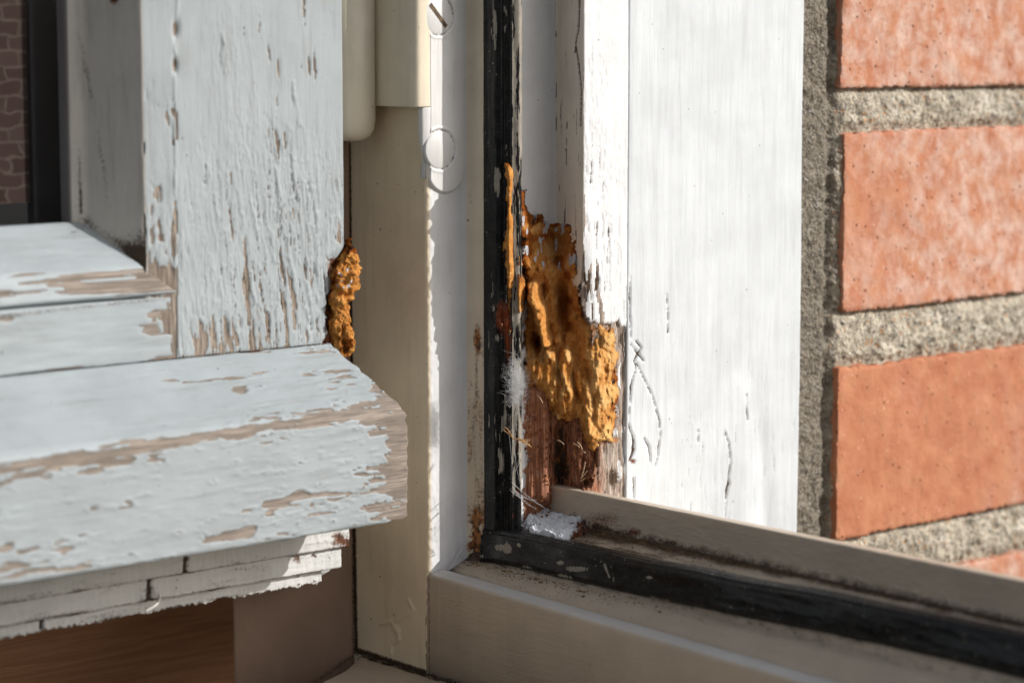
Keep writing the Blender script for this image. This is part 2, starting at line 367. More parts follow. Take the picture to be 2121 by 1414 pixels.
def jamb_fn(P, N, px, py):
    fx = sstep(.5, .9, N[:, 0]); X, Y, Z = P.T
    face0 = (X > -1.2)*fx                               # outer face (px 1205-1300)
    step_ = (X > -14)*(Y > -17)*(N[:, 1] < -.4)
    h = .06*fbm(P, (2, 2, 30), 61)+.03*fbm(P, 1.2, 62)
    # vertical splits in the outer face
    st = fbm(P, (.8, .75, 7.5), 64, 4); st2 = fbm(P, (.5, .5, 4), 66, 3)
    wgt = face0*(.35+.65*sstep(0, 650, py))*(.5+.5*np.exp(-((px-1228)/34.)**2))
    ck = sstep(.50, .68, st+.25*wgt-.1)*wgt + .7*sstep(.6, .8, st2)*wgt
    pl = .9*sstep(.6, .85, fbm(P, (1.4, 1.2, 9), 68)+.55*blob(px, py, 1212, 520, 12, 260)+.4*blob(px, py, 1220, 640, 40, 60)-.12)*face0*wgt
    h = h-.45*ck+.18*sstep(.2, .5, st)*wgt
    sp = line(px, py, [(1198, 0), (1196, 60), (1190, 92), (1196, 130), (1202, 190), (1200, 260)], 2.4)*(N[:, 1] < -.3)
    sp2 = line(px, py, [(1150, 0), (1153, 300), (1154, 470)], 2)
    h = h-.8*sp
    gj = sstep(.55, .75, fbm(P, (.7, .7, 8), 69))*step_*.7
    dirt = np.clip(.95*ck*.8+.9*sp+.45*sp2+gj, 0, 1)
    # bare wood around the decay
    bw = inpoly(px, py, [(1207, 655), (1250, 668), (1304, 672), (1304, 1040), (1200, 1040)])+9*fbm(P, (2, 2, 3), 71)
    bare = sstep(-4, 4, bw)*(X > -1.5)
    wn = fbm(P, (.8, .8, 9), 73)
    h = h-bare*(.7+.5*wn)
    rust = bare*(.85*sstep(1306, 1268, px+14*fbm(P, (1.5, 1.5, 4), 72))*sstep(970, 900, py))*(.65+.45*fbm(P, 1.5, 74))
    peel = np.maximum(pl, bare)
    dirt = np.maximum(dirt, bare*(.15+.45*sstep(.1, .6, wn)+.8*blob(px, py, 1275, 990, 12, 20)))
    # remaining white paint flecks on grey wood
    peel = peel-.8*bare*sstep(.25, .5, fbm(P, (1.2, 1.2, 5), 75))*sstep(1240, 1285, px)
    # tan brown band beside the seal, bottom stains
    band = (X < -16)*(X > -24.8)*(Y > -35)
    inner = (X < -24.4)
    rust = rust+band*(.54*sstep(620, 760, py)*(.6+.5*fbm(P, (1.5, 1.5, 10), 76)))+.7*band*blob(px, py, 988, 700, 9, 34)
    rust = rust+.7*blob(px, py, 985, 1120, 32, 66)*sstep(.0, .5, .4+fbm(P, 2.5, 77))
    dirt = dirt+.5*blob(px, py, 985, 1165, 45, 28)+.35*sstep(.5, .7, fbm(P, (1, 1, 6), 78))*(Y > -35)*(X < -16)+.75*(X < -16.5)*(X > -19.5)*(Y > -34)
    dirt = dirt+.5*sstep(.5, .66, fbm(P, (.4, .6, 4), 79))*blob(px, py, 955, 850, 22, 130)
    # crease dirt on the inner face and a few flaws in it
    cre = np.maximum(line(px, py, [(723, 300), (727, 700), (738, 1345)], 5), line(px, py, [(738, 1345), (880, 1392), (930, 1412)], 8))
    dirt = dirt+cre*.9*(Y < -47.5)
    seam = line(px, py, [(889, 1190), (890, 1400)], 2.2); h = h-.5*seam*inner; rust = rust+.8*seam*inner
    fl = np.maximum.reduce([line(px, py, [(812, 1300), (826, 1312), (828, 1325), (812, 1335), (810, 1352)], 2.2), line(px, py, [(790, 1290), (812, 1285), (826, 1308)], 4),
                            line(px, py, [(846, 1240), (857, 1262), (850, 1275)], 2.2), line(px, py, [(820, 1285), (850, 1268)], 5)])
    h = h+.5*fl*(Y < -47); dirt = dirt+.35*line(px, py, [(826, 1318), (828, 1330), (812, 1335), (810, 1356)], 1.6)*(Y < -47)
    # ragged lit edge of the inner corner
    eat = np.exp(-((X)**2+(Y+16.3)**2)/6.)*(blob(px, py, 1206, 620, 40, 60)+.4*blob(px, py, 1206, 540, 40, 60)); h = h-1.6*eat; dirt = dirt+.5*eat; peel = np.maximum(peel, eat)
    corner = np.exp(-((X+25)**2+(Y+48)**2)/3.5); h = h+.12*corner*fbm(P, (1, 1, 1.6), 80)
    tint = np.clip(sstep(-46.4, -47.6, Y)+.8*band+.55*step_, 0, 1)
    # carve the decay
    V = P+N*h[:, None]
    t = (V[:, 0]+V[:, 1])*SQ; hh = (V[:, 0]-V[:, 1])*SQ
    front = (X > -17.5)*(Y > -31)*(N[:, 0]-N[:, 1] > .2)
    rm = sstep(0, 9, rot_mask(px, py, P))*front
    hr = rot_h(px, py, P); lowcrn = sstep(1020, 1060, py)
    hr = hr*(1-lowcrn)+hh*lowcrn
    target = np.where(t < -20.5, np.maximum(hh, 0)*.0+np.minimum(hr, np.maximum(hh, hr)), np.minimum(hh, hr) if False else hr)
    lim = np.where(px > 1195, np.minimum(target, hh), target)
    hn = hh*(1-rm)+lim*rm
    V2 = V.copy(); V2[:, 0] = (t+hn)*SQ; V2[:, 1] = (t-hn)*SQ
    deep = sstep(3.2, -1.5, hn)*rm
    brown = np.clip(rm+bare*sstep(1262, 1232, px+8*fbm(P, (2, 2, 5), 86)), 0, 1)*sstep(700, 760, py+0*px)+.3*rm; peel = np.maximum(peel, rm); dirt = np.maximum(dirt*(1-rm), deep*.8+rm*.6*sstep(.25, .6, fbm(P, (.8, .8, 5), 83))*(px > 1138))
    rust = np.maximum(rust*(1-rm), .12*rm)
    peel = peel; rust = np.maximum(rust, .7*rm*sstep(.2, .6, fbm(P, (2, 2, 3), 84))*sstep(860, 900, py)*(px > 1140))
    return V2, dict(peel=peel, dirt=dirt, rust=rust, tint=tint, brown=brown)
relief('side_jamb', frame, JP, 'z', -98, 112, .35, m_jamb, jamb_fn, coarse=(8, 9))

# bottom rail: outer lip, seal rebate, ledge, inner lip
def rail_warp(V):
    s = sstep(-36, -42, V[:, 1]); V[:, 2] = V[:, 2]-.0215*(V[:, 0]+24)*s; return V
RP = [(20, -56, 0), (-9, -41.2, .8), (-12.5, -39.5, .5), (-16.3, -39.3, .5), (-16.3, -48.9, 1.1), (-30.6, -50.4, .6), (-34.2, -58.0, 1.0), (-41.2, -61.0, 1.6), (-43.6, -60.0, .7), (-47.95, -61.0, 1.1), (-47.95, -94, 0), (20, -94, 0)]
def rail_fn(P, N, px, py):
    X, Y, Z = P.T
    inner = (Y < -47.3); lip = (Y > -17.4)*(N[:, 1] < -.5); floor_ = (Y < -15.9)*(Y > -31)*(N[:, 2] > .6)*(Z < -45); ledge = (Y < -33)*(Y > -43)
    h = .05*fbm(P, (3, 1.6, 1.2), 91)+.05*inner*fbm(P, (2.2, 1, .5), 92)
    h = h+.35*inner*np.clip(noise(P, (1.6, 1.6, 1.6), 93)-.86, 0, 1)*6
    h = h+.07*lip*fbm(P, (1.8, 1, .45), 94)
    cre = np.exp(-((Y+16.6)**2+(Z+49)**2)/5.0)
    near = np.exp(-np.clip(X-2, 0, 500)/45.)
    crumb = np.clip(fbm(P, .9, 95), 0, 1)
    h = h+.7*cre*crumb+.5*ledge*crumb*sstep(-36.5, -34.5, Y)
    dirt = .55*cre+.62*lip*(near*.8+.2)*sstep(-41, -48, Z)*(.6+.6*fbm(P, 3, 96))+floor_*(.28+.42*near+.25*fbm(P, (6, 2.5, 2), 97))
    dirt = dirt+ledge*(.75*sstep(-37.5, -34.5, Y)*(.5+.3*fbm(P, (3, 1, 1), 98))+.5*np.exp(-np.clip(X+24, 0, 99)/9.)) 
    dirt = dirt+.5*np.exp(-((Y+41.4)/1.3)**2)*(.45+.35*fbm(P, (5, 1.5, 1.5), 99))*ledge
    rust = .55*blob(px, py, 1250, 1075, 60, 26)+.65*blob(px, py, 1315, 1102, 22, 10)+.25*near*floor_
    dirt = dirt+.55*floor_*np.exp(-((Y+29.8)/1.1)**2)
    dirt = dirt+.5*np.exp(-((X+24.9)/.5)**2)*(Y < -43)
    rust = rust+.6*np.exp(-((X+24.9)/.4)**2)*(Y < -47)
    tint = sstep(-43.0, -43.6, Y)*sstep(.75, .95, N[:, 2])
    return h, dict(peel=.52*floor_*near*sstep(.1, .5, fbm(P, (6, 1.5, 2), 90)), dirt=dirt, rust=rust, tint=tint)
relief('bottom_rail', frame, RP, 'x', -26.5, 205, .36, m_rail, rail_fn, coarse=(0, 9, 10, 11), warp=rail_warp, astep=.4)

# rubber seals
VP = [(-14.5, -26.6, .2), (-12.4, -27.7, .5), (-10.2, -28.3, .5), (-9.7, -29.6, .6), (-10.8, -30.9, .5), (-10.9, -31.4, .2), (-11.9, -31.5, .15), (-11.7, -32.0, .3), (-12.5, -32.5, .3), (-13.1, -32.4, .15), (-13.0, -33.1, .4), (-14.6, -33.9, .7), (-18.8, -34.2, .4), (-19.2, -33.2, 0), (-19.2, -29, 0)]
def vseal_fn(P, N, px, py):
    X, Y, Z = P.T
    h = .07*fbm(P, (1, 1, 9), 101)
    li = (Y > -31.2)*(X > -13)
    pe = li*(.56+.3*fbm(P, (1, 1, 14), 102))+.22*(1-li)*sstep(.35, .6, fbm(P, (1.2, 1.2, 7), 103))*2
    pe = pe*sstep(1090, 1000, py)
    for q in [(1030, 355, 7, 14), (1027, 385, 6, 20), (1025, 70, 3, 50), (1022, 640, 5, 12), (1046, 855, 6, 50), (1040, 960, 8, 40), (1030, 700, 5, 12)]:
        pe = pe+.7*blob(px, py, *q)
    ru = .8*blob(px, py, 1036, 655, 13, 42)+.7*blob(px, py, 1053, 700, 9, 90)+.5*li*sstep(600, 900, py)*(.5+.6*fbm(P, (1, 1, 3), 104))
    h = h+.8*blob(px, py, 1036, 655, 10, 36)*(.2+1.2*fbm(P, 1, 105))
    return h, dict(peel=pe, rust=ru, dirt=0*px)
relief('rubber_seal', frame, VP, 'z', -49.6, 112, .28, m_rub, vseal_fn, coarse=(12, 13, 14), astep=.35)

def hseal_warp(V):
    X = V[:, 0]; s = sstep(60, 150, X); V[:, 2] = V[:, 2]+2.2*sstep(10, 130, X); V[:, 1] = V[:, 1]+1.2*s
    up = sstep(-52.5, -50, V[:, 2]); mid = np.exp(-((X-70)/45)**2)
    V[:, 1] = V[:, 1]+up*1.0*np.sin(X/11)*.3; V[:, 2] = V[:, 2]+.25*up*np.sin(X/7.)*mid
    e = np.exp(-np.clip(X+19, 0, 99)/3.5); V[:, 2] = V[:, 2]+1.2*e*(V[:, 1]+30)*.25
    return V
HP = [(-27.4, -49.5, .3), (-29.4, -49.5, .3), (-29.8, -50.2, .15), (-30.4, -49.2, .4), (-31.4, -48.9, .5), (-31.8, -49.9, .15), (-32.3, -49.1, .4), (-33.3, -49.0, .5), (-33.7, -50.2, .15), (-34.3, -50.0, .5), (-35.0, -53.4, 1), (-35.6, -56.6, .7), (-34.6, -57.8, .4), (-32, -57.2, 0), (-29, -50.4, 0)]
def hseal_fn(P, N, px, py):
    X, Y, Z = P.T
    h = .12*fbm(P, (9, 2, 2), 111)
    pe = .12*sstep(.3, .7, fbm(P, (5, 1, 1.5), 112))
    low = np.exp(-((Z+56.8)/.8)**2)*(Y < -33)
    pe = pe+low*.6*sstep(.1, .5, fbm(P, (7, 5, 5), 113))
    for q in [(1050, 1135, 12, 14), (1195, 1178, 28, 7), (1160, 1165, 10, 5), (1075, 1128, 5, 5), (1345, 1195, 9, 3), (1030, 1133, 8, 7)]:
        pe = pe+.9*blob(px, py, *q)
    pe = pe+.9*line(px, py, [(1252, 1168), (1262, 1195)], 2.4)+.7*line(px, py, [(1266, 1172), (1272, 1205)], 1.8)
    h = h+.8*np.exp(-((X+19)/2.)**2)*fbm(P, 2, 114)
    return h, dict(peel=pe, rust=.1*np.exp(-np.clip(X+12, 0, 99)/10.)*(N[:, 2] > .5), dirt=0*px)
relief('rubber_seal', frame, HP, 'x', -19.5, 205, .3, m_rub, hseal_fn, coarse=(13, 14), warp=hseal_warp, astep=.45)

# hinge (leaf wrapped round the jamb corner, screws, barrel)
def hinge_fn(P, N, px, py):
    X, Y, Z = P.T
    h = .05*fbm(P, (3, 3, 12), 121)+.10*np.clip(noise(P, 1.3, 122)-.8, 0, 1)*5
    return h, dict(peel=0*px, dirt=.35*sstep(.6, .8, fbm(P, (1, 1, 5), 123)), rust=0*px, tint=sstep(-46.4, -48, Y))
# plate on the jamb side with rounded lower end
def plate():
    out = []; zt = 112; yc, r = -41.9, 6.5; zb = 45.5
    ol = [(-35.4, zt)]+[(-35.4, zb)]
    for a in np.linspace(0, -math.pi*.86, 26)[1:]: ol.append((yc+r*math.cos(a), zb+r*1.0*math.sin(a)))
    ol += [(-60, zb+1), (-60, zt)]
    ny, nz = 56, 300; ys = np.linspace(-47.3, -34.4, ny); zs = np.linspace(37, 112, nz)
    Y, Z = np.meshgrid(ys, zs); Yf, Zf = Y.ravel(), Z.ravel()
    sd = inpoly(Yf, Zf, [(a, b+(200 if b == zt else 0)) for a, b in ol])
    P = np.stack([0*Yf-24.6, Yf, Zf], 1)
    hgt = .42*sstep(-.15, .45, sd)-.5*np.exp(-((sd+.12)/.22)**2)-1.2*sstep(-.35, -.6, sd)+.05*fbm(P, (2, 2, 9), 125)
    px, py = proj(P); dirt = .9*np.exp(-((sd+.1)/.2)**2)*(.45+.5*fbm(P, 2, 126))
    for sy, sz in ((-44.7, 84.6), (-44.2, 50.3)):
        rr = np.hypot(Yf-sy, (Zf-sz)); ring = np.exp(-((rr-5.05)/.24)**2)
        hgt = hgt-.4*ring+.15*np.exp(-((rr-5.6)/.4)**2); dirt = dirt+ring*(.6+.5*fbm(P, 1.2, 129))
        hgt = hgt-.25*(rr < 4.6)
    V = P.copy(); V[:, 0] += hgt; n = len(V); Vb = P.copy(); Vb[:, 0] = -27
    f = []
    idx = np.arange(n).reshape(nz, ny)
    a = np.stack([idx[:-1, :-1], idx[:-1, 1:], idx[1:, 1:], idx[1:, :-1]], -1).reshape(-1, 4); b = a[:, ::-1]+n
    rim = np.concatenate([idx[0, :], idx[1:, -1], idx[-1, -2::-1], idx[-2:0:-1, 0]]); rn = np.roll(rim, -1)
    s = np.stack([rn, rim, rim+n, rn+n], 1)
    z2 = np.zeros(2*n); dd = z2.copy(); dd[:n] = dirt
    return mesh_obj('hinge', np.vstack([V, Vb]), np.vstack([a, b, s]), m_hinge, frame, True, dict(peel=z2, dirt=dd, rust=z2, tint=z2))
hinge = plate()
relief('leaf', hinge, [(-24.25, -46.5, .2), (-24.1, -49.0, .6), (-24.4, -51.2, 1.0), (-25.9, -52.3, 1.0), (-31, -52.5, 1.5), (-43, -52.2, .8), (-43, -46.5, 0)], 'z', 61.3, 112, .4, m_hinge, hinge_fn, coarse=(5, 6))
relief('leaf', hinge, [(-24.25, -46.5, .2), (-24.1, -48.2, .6), (-24.5, -49.9, .7), (-25.8, -50.3, .7), (-28.0, -47.9, .3), (-27.6, -46.5, 0)], 'z', 43.0, 61.2, .3, m_hinge,
       lambda P, N, px, py: (-1.7*sstep(57, 43, P[:, 2])+.07*fbm(P, (2, 2, 4), 127), dict(peel=0*px, dirt=.3*sstep(.5, .8, fbm(P, 2, 128)), rust=0*px, tint=0*px)))
def lathe(name, parent, c, prof, m, ax='z', seg=48, attrs=None):
    V = []; F_ = []
    for r, hh in prof:
        for s in range(seg):
            a = 2*math.pi*s/seg; u, v = r*math.cos(a), r*math.sin(a)
            V.append((c[0]+u, c[1]+v, c[2]+hh) if ax == 'z' else (c[0]+hh, c[1]+u, c[2]+v))
    k = len(prof)
    for i in range(k-1):
        for s in range(seg):
            s2 = (s+1) % seg; q = (i*seg+s, i*seg+s2, (i+1)*seg+s2, (i+1)*seg+s); F_.append(q)
    F_.append(tuple(range(seg))[::-1]); F_.append(tuple((k-1)*seg+s for s in range(seg)))
    z = np.zeros(len(V)); at = {q: z for q in ('peel', 'dirt', 'rust')}; at['tint'] = z+.9
    at.update(attrs or {})
    return mesh_obj(name, V, F_, m, parent, True, at)
lathe('barrel', hinge, (-44.6, -57.5, 0), [(.6, 52.2), (3, 52.4), (5, 53.4), (6.1, 55.2), (6.5, 57.6), (6.5, 71.5), (6.45, 112)], m_hinge)
for sy, sz, first in ((-44.7, 84.6, True), (-44.2, 50.3, False)):
    sc = lathe('screw', hinge, (-24.6, sy, sz), [(4.9, -.6), (4.85, .25), (4.5, .42), (.2, .50)], m_hinge, 'x', 40, dict(tint=np.zeros(4*40)))
    if first:      # open slot, dark brown
        a = math.radians(-47); L = 3.9; wd = .55
        q = []
        for dx in (.3, .56):
            for s1, s2 in ((1, 1), (-1, 1), (-1, -1), (1, -1)):
                q.append((-24.6+dx, sy+s1*L*math.cos(a)-s2*wd*math.sin(a), sz+s1*L*math.sin(a)+s2*wd*math.cos(a)))
        mesh_obj('slot', q, [(4, 5, 6, 7), (3, 2, 1, 0), (0, 1, 5, 4), (1, 2, 6, 5), (2, 3, 7, 6), (3, 0, 4, 7)],
                 m_simple('grimy_brass', hexc(70, 52, 34), .6, .2, .5, hexc(116, 90, 58), .8), hinge, False) if False else mesh_obj('slot', q, [(4, 5, 6, 7), (3, 2, 1, 0), (0, 1, 5, 4), (1, 2, 6, 5), (2, 3, 7, 6), (3, 0, 4, 7)], m_simple('grimy_brass', hexc(70, 52, 34), .6, .2, .5, hexc(116, 90, 58), .8), hinge, False)

# ------------------------------------------------------------------ the opened sash
sash = empty('window_sash', (-40, -100, -60), 'opened wooden sash with peeling pale grey paint and a thick drip board', 'window sash')
def stile_fn(P, N, px, py):
    X, Y, Z = P.T; fr = (N[:, 0] > .8)*(X > -31); side = (X < -31)*(N[:, 1] < -.3)
    lean = P.copy(); lean[:, 1] += .10*P[:, 2]
    w_ = .22+.85*sstep(120, 520, py)*(.4+.6*np.exp(-((px-585)/110.)**2))+.30*blob(px, py, 480, 120, 120, 200)
    s1 = fbm(lean, (1, 1.15, 9), 131, 4); s2 = fbm(lean, (1, .7, 5), 132, 4); big = fbm(lean, (3, 3.5, 22), 133, 3)
    rid = np.exp(-((s1-.12)/.10)**2)*w_*fr
    h = .24*rid*sstep(.25, .7, w_)+.14*sstep(.3, .8, w_)*fr*sstep(.1, .5, s2)+.03*fbm(P, (1, 2, 10), 134)+.07*fr*noise(P, (3, 5, 16), 135)
    pk = s1*.8+.55*big+.3*s2+.62*sstep(430, 640, py)*np.exp(-((px-560)/110.)**2)+.6*blob(px, py, 655, 560, 13, 80)+.62*blob(px, py, 505, 560, 24, 100)+.4*blob(px, py, 570, 540, 22, 60)+.12*sstep(600, 720, py)+.5*blob(px, py, 400, 700, 40, 40)+.4*blob(px, py, 440, 690, 40, 40)
    peel = sstep(.78, 1.05, pk)*fr
    ck = sstep(.5, .72, fbm(lean, (1, .5, 7), 136, 3))*w_*fr*sstep(150, 380, py)
    for c in ([(593, 260), (600, 330), (612, 420)], [(558, 250), (566, 330), (572, 420), (590, 520)], [(425, 340), (423, 380)], [(602, 170), (615, 260)], [(652, 440), (648, 520), (660, 600)], [(455, 70), (462, 150)]):
        ck = np.maximum(ck, line(px+7*s2, py, c, 2.4)*fr*.8*np.clip(.5+1.2*fbm(P, (2, 2, 5), 1391), 0, 1)); h = h+.34*line(px-6+6*s2, py, c, 3.2)*fr*np.clip(.3+1.4*fbm(P, (2, 2, 6), 1390), 0, 1)
    # worn arris and bevel on the glass side
    bev = (px < 368)*(px > 296)*(N[:, 0] > .6)
    peel = np.maximum(peel, bev*sstep(.25, .6, fbm(P, (2, 2, 7), 137)+.9*sstep(400, 560, py)-.25)+blob(px, py, 364, 60, 6, 18)+blob(px, py, 363, 135, 5, 18)+.7*blob(px, py, 360, 500, 10, 60))
    h = h-.7*(blob(px, py, 366, 60, 6, 20)+blob(px, py, 364, 135, 5, 16))+.35*line(px, py, [(368, 0), (366, 45), (370, 78), (362, 100), (366, 125), (362, 160), (363, 600)], 3.0)*fr*(.6+.6*fbm(P, (2, 2, 5), 139))
    h = h-.22*ck; dirt = ck*.75+.55*side*(blob(px, py, 300, 520, 40, 60)+.8*line(px, py, [(180, 458), (310, 548)], 14))
    dirt = dirt+.42*side*line(px+5*fbm(P, (2, 2, 4), 140), py, [(160, 60), (180, 160), (200, 260), (215, 340), (226, 430)], 7)+.5*side*line(px, py, [(158, 100), (168, 440)], 4)*sstep(200, 420, py)
    dirt = dirt+.22*side*(.5+fbm(P, (8, 8, 20), 1400)); rust = .55*fr*sstep(24, 4, segd(px, py, [(712, 540), (690, 600), (684, 700)]))*sstep(-.3, .4, fbm(P, 2, 1401))+.9*side*blob(px, py, 236, 0, 12, 12)+.4*fr*blob(px, py, 690, 700, 22, 20)
    edge = sstep(8, 0, segd(px, py, [(372, 742), (690, 712)]))*fr
    dirt = dirt+.5*edge; peel = np.maximum(peel, .7*edge)
    peel = peel+.4*fr*blob(px, py, 685, 660, 14, 60)
    V = P+N*(h-.6*peel*.5)[:, None]
    # decayed right arris
    er = sstep(505, 560, py)*(Y > -84)*sstep(-2, 6, px-(690-14*sstep(580, 640, py)+10*fbm(P, (3, 3, 4), 138)))
    V[:, 1] -= er*4.0; V[:, 0] -= er*1.0
    return V, dict(peel=peel, dirt=dirt, rust=np.maximum(rust, er), tint=side*1.)
relief('stile', sash, [(-30, -71, .5), (-30, -121, .8), (-31, -129.8, .6), (-44.2, -137.8, 1.2), (-46, -141, .4), (-53.5, -141, 0), (-53.5, -71, 0)][::-1], 'z', 2.1, 112, .34, m_sash, stile_fn, coarse=(0, 6))

def bead_warp(V):
    ye = np.interp(V[:, 2], [18, 24.5, 36], [-121.6, -130.2, -139.2]); V[:, 1] = V[:, 1]+ye; return V
def bead_fn(P, N, px, py):
    s1 = fbm(P, (3, 20, 1.4), 141); s2 = fbm(P, (1.2, 9, .8), 142)
    h = .08*s1+.06*fbm(P, (2, 8, 1), 143)
    edge = np.exp(-((P[:, 2]-22)/3.2)**2)
    pk = s1+.35*s2+.75*edge+.6*blob(px, py, 330, 590, 70, 30)+.3*blob(px, py, 150, 600, 90, 40)
    return h-.25*sstep(.6, .9, pk), dict(peel=sstep(.62, .95, pk), dirt=.45*blob(px, py, 165, 470, 40, 20)+.3*sstep(.4, .8, s2)+.5*line(px, py, [(180, 458), (320, 552)], 7), rust=0*px)
relief('glazing_bead', sash, [(-29.7, 18.4, .7), (-31.4, 24.8, 1.6), (-45.2, 35.2, .5), (-48.5, 35.2, 0), (-48.5, 17.6, 0), (-31.2, 17.6, 0)], 'y', -90, 0, .36, m_sashh, bead_fn, coarse=(2, 3, 4), warp=bead_warp)
def srail_fn(P, N, px, py):
    s1 = fbm(P, (3, 14, 2.2), 151); s2 = fbm(P, (1.2, 7, .9), 152)
    pk = s1*.7+.3*s2+.9*blob(px, py, 335, 670, 48, 60)+.6*line(px, py, [(0, 785), (370, 742)], 9)+.35*line(px, py, [(0, 660), (370, 620)], 12)
    return .12*s1-.25*sstep(.6, .9, pk), dict(peel=sstep(.6, .95, pk), dirt=.6*line(px, py, [(0, 782), (370, 744)], 6)+.45*sstep(.45, .8, s2)*.7+.5*line(px, py, [(0, 656), (370, 614)], 8), rust=0*px)  # dirt mask also darkens the shadow band under the bead lip
relief('bottom_rail', sash, [(-30.5, 2.1, .3), (-30.5, 17.3, .5), (-53.5, 17.3, 0), (-53.5, 2.1, 0)], 'y', -230, -121.7, .4, m_sashh, srail_fn, coarse=(1, 2, 3))
relief('lower_rail_and_sun_block', sash, [(-33.9, -35.6, 0), (-33.9, 1.8, 0), (-43.8, 1.8, 0), (-43.8, -58.5, 0), (-38, -58.5, 0), (-38, -35.6, 0)], 'y', -230, -77.5, 5, m_sashh, None)

def drip_warp(V):
    e = np.interp(V[:, 0], [-30, -7], [-75.2, -69.2])+.35*np.sin(V[:, 2]*1.7)*.3; V[:, 1] = V[:, 1]+e; return V
def drip_fn(P, N, px, py):
    X, Y, Z = P.T; top = (N[:, 2] > .3); fr = (N[:, 0] > .75)
    s1 = fbm(P, (3, 26, 3), 161); s2 = fbm(P, (1.4, 8, 1.2), 162, 4); s3 = fbm(P, (1, 3.2, 1), 163, 4)
    h = .03*s2+.03*s3+.08*noise(P, (6, 20, 6), 164)
    nose = np.exp(-(segd(px, py, [(0, 975), (120, 955), (400, 905), (640, 868), (800, 846), (850, 845)])/(20+9*s2+4*s3))**2)
    end = sstep(760, 835, px+34*s2+26*s3-.0*py)
    pk = .55*s1+.5*s2+.25*s3+1.25*nose+1.3*end
    pk = pk+.14*(N[:, 0] > .7)+.55*blob(px, py, 60, 1180, 130, 40)+.3*blob(px, py, 180, 1130, 200, 40)+.6*line(px, py, [(430, 1115), (520, 1095)], 13)+.6*line(px, py, [(560, 1050), (630, 1015)], 13)+.35*blob(px, py, 500, 1110, 200, 30)+.3*blob(px, py, 650, 1030, 130, 50)
    pk = pk+top*(.75*line(px, py, [(300, 782), (400, 792), (560, 768)], 6)+.9*blob(px, py, 498, 806, 22, 10)+.45*blob(px, py, 700, 770, 70, 40)+.5*line(px, py, [(370, 745), (700, 716)], 9))
    pk = pk-.3*top*sstep(600, 200, px)
    pk = pk+.12; peel = sstep(.70, 1.0, pk)
    blis = sstep(.45, .75, s3)*(1-peel)
    h = h+.08*blis*sstep(150, 650, px+(py-900)*.3)-.28*peel+.12*np.exp(-((pk-.72)/.12)**2)
    low = sstep(.75, .85, N[:, 2]*0-N[:, 2])
    dirt = .5*np.exp(-((pk-.70)/.05)**2)*sstep(-.2, .4, s3)+.28*sstep(.5, .8, fbm(P, (1, 5, .7), 166))*(.4+.6*peel)+.5*sstep(.66, .85, s3)*sstep(200, 700, px)*.6
    # ragged sawn end
    e = sstep(3.5, 0, np.abs(Y-np.interp(X, [-30, -7], [-75.2, -69.2]))); V = P+N*h[:, None]
    V[:, 1] += e*.5*fbm(P, 2.0, 167)-.9*e*sstep(0, 1, N[:, 0]*0+np.abs(N[:, 0]*N[:, 2])*2)
    return V, dict(peel=peel, dirt=dirt, rust=.0*px)
relief('drip_board', sash, [(-30.0, 1.9, .4), (-7.2, -12.4, 2.6), (-7.0, -41, 1.2), (-14, -41.6, .5), (-30.5, -36.2, 0), (-33.6, -36.2, 0), (-33.6, 1.9, 0)], 'y', -160, 0, .34, m_sashh, drip_fn, coarse=(3, 4, 5, 6), warp=drip_warp)

def trim_fn(seed, zb, rag=0., jx=()):
    def f(P, N, px, py):
        s = fbm(P, (2, 10, 1.2), seed); v = fbm(P, (2, .7, 5), seed+1)
        h = .12*s+.1*v
        dirt = .22+.4*sstep(.0, .7, s)*.8+.5*np.exp(-((P[:, 2]-zb)/.5)**2)
        g = 0*px
        for (x0, y0, y1) in jx: g = np.maximum(g, line(px, py, [(x0, y0), (x0-2, y1)], 4))
        h = h-.9*g; dirt = dirt+g
        rust = .75*blob(px, py, 700, 1115, 34, 22)*sstep(-.2, .5, fbm(P, 2.5, seed+2))+.85*blob(px, py, 635, 1155, 42, 14)*sstep(-.3, .3, fbm(P, 2.5, seed+3))+.8*blob(px, py, 720, 1122, 10, 12)
        V = P+N*h[:, None]
        lo = sstep(zb+1.2, zb, P[:, 2]); V[:, 2] += rag*lo*(.4*fbm(P, (1, 6.0, 1), seed+4)+.28*noise(P, (1, .8, 1), seed+5)+.2*noise(P, (1, .4, 1), seed+6))
        return V, dict(peel=.45*sstep(.2, .6, v), dirt=dirt*.8, rust=rust)
    return f
relief('weather_strip', sash, [(-31.2, -36.5, 0), (-31.2, -51.4, .4), (-45, -51.4, 0), (-45, -36.5, 0)], 'y', -230, -69.4, .36, m_trim, trim_fn(171, -51.4, .3, [(385, 1150, 1192)]), coarse=(1, 2, 3), astep=.4)
relief('weather_strip', sash, [(-32.6, -51.55, .2), (-32.4, -57.0, .4), (-46, -57.0, 0), (-46, -51.55, 0)], 'y', -230, -71.0, .3, m_trim, trim_fn(181, -57.0, .4, [(310, 1190, 1240)]), coarse=(1, 2, 3), astep=.4)
relief('weather_strip', sash, [(-34.4, -57.15, .2), (-34.3, -60.2, .3), (-47, -60.2, 0), (-47, -57.15, 0)], 'y', -230, -76.0, .25, m_trim, trim_fn(191, -60.2, 1.6, [(88, 1255, 1300)]), coarse=(1, 2, 3), astep=.3)

relief('lower_rail_and_sun_block', sash, [(-44, -60.4, 0), (-44, 1.7, 0), (-54, 1.7, 0), (-54, -65.2, 0), (-50, -64, 0)], 'y', -231, -66, 5, m_trim, None)  # unseen block added behind the strips to stop a sliver of sunlight
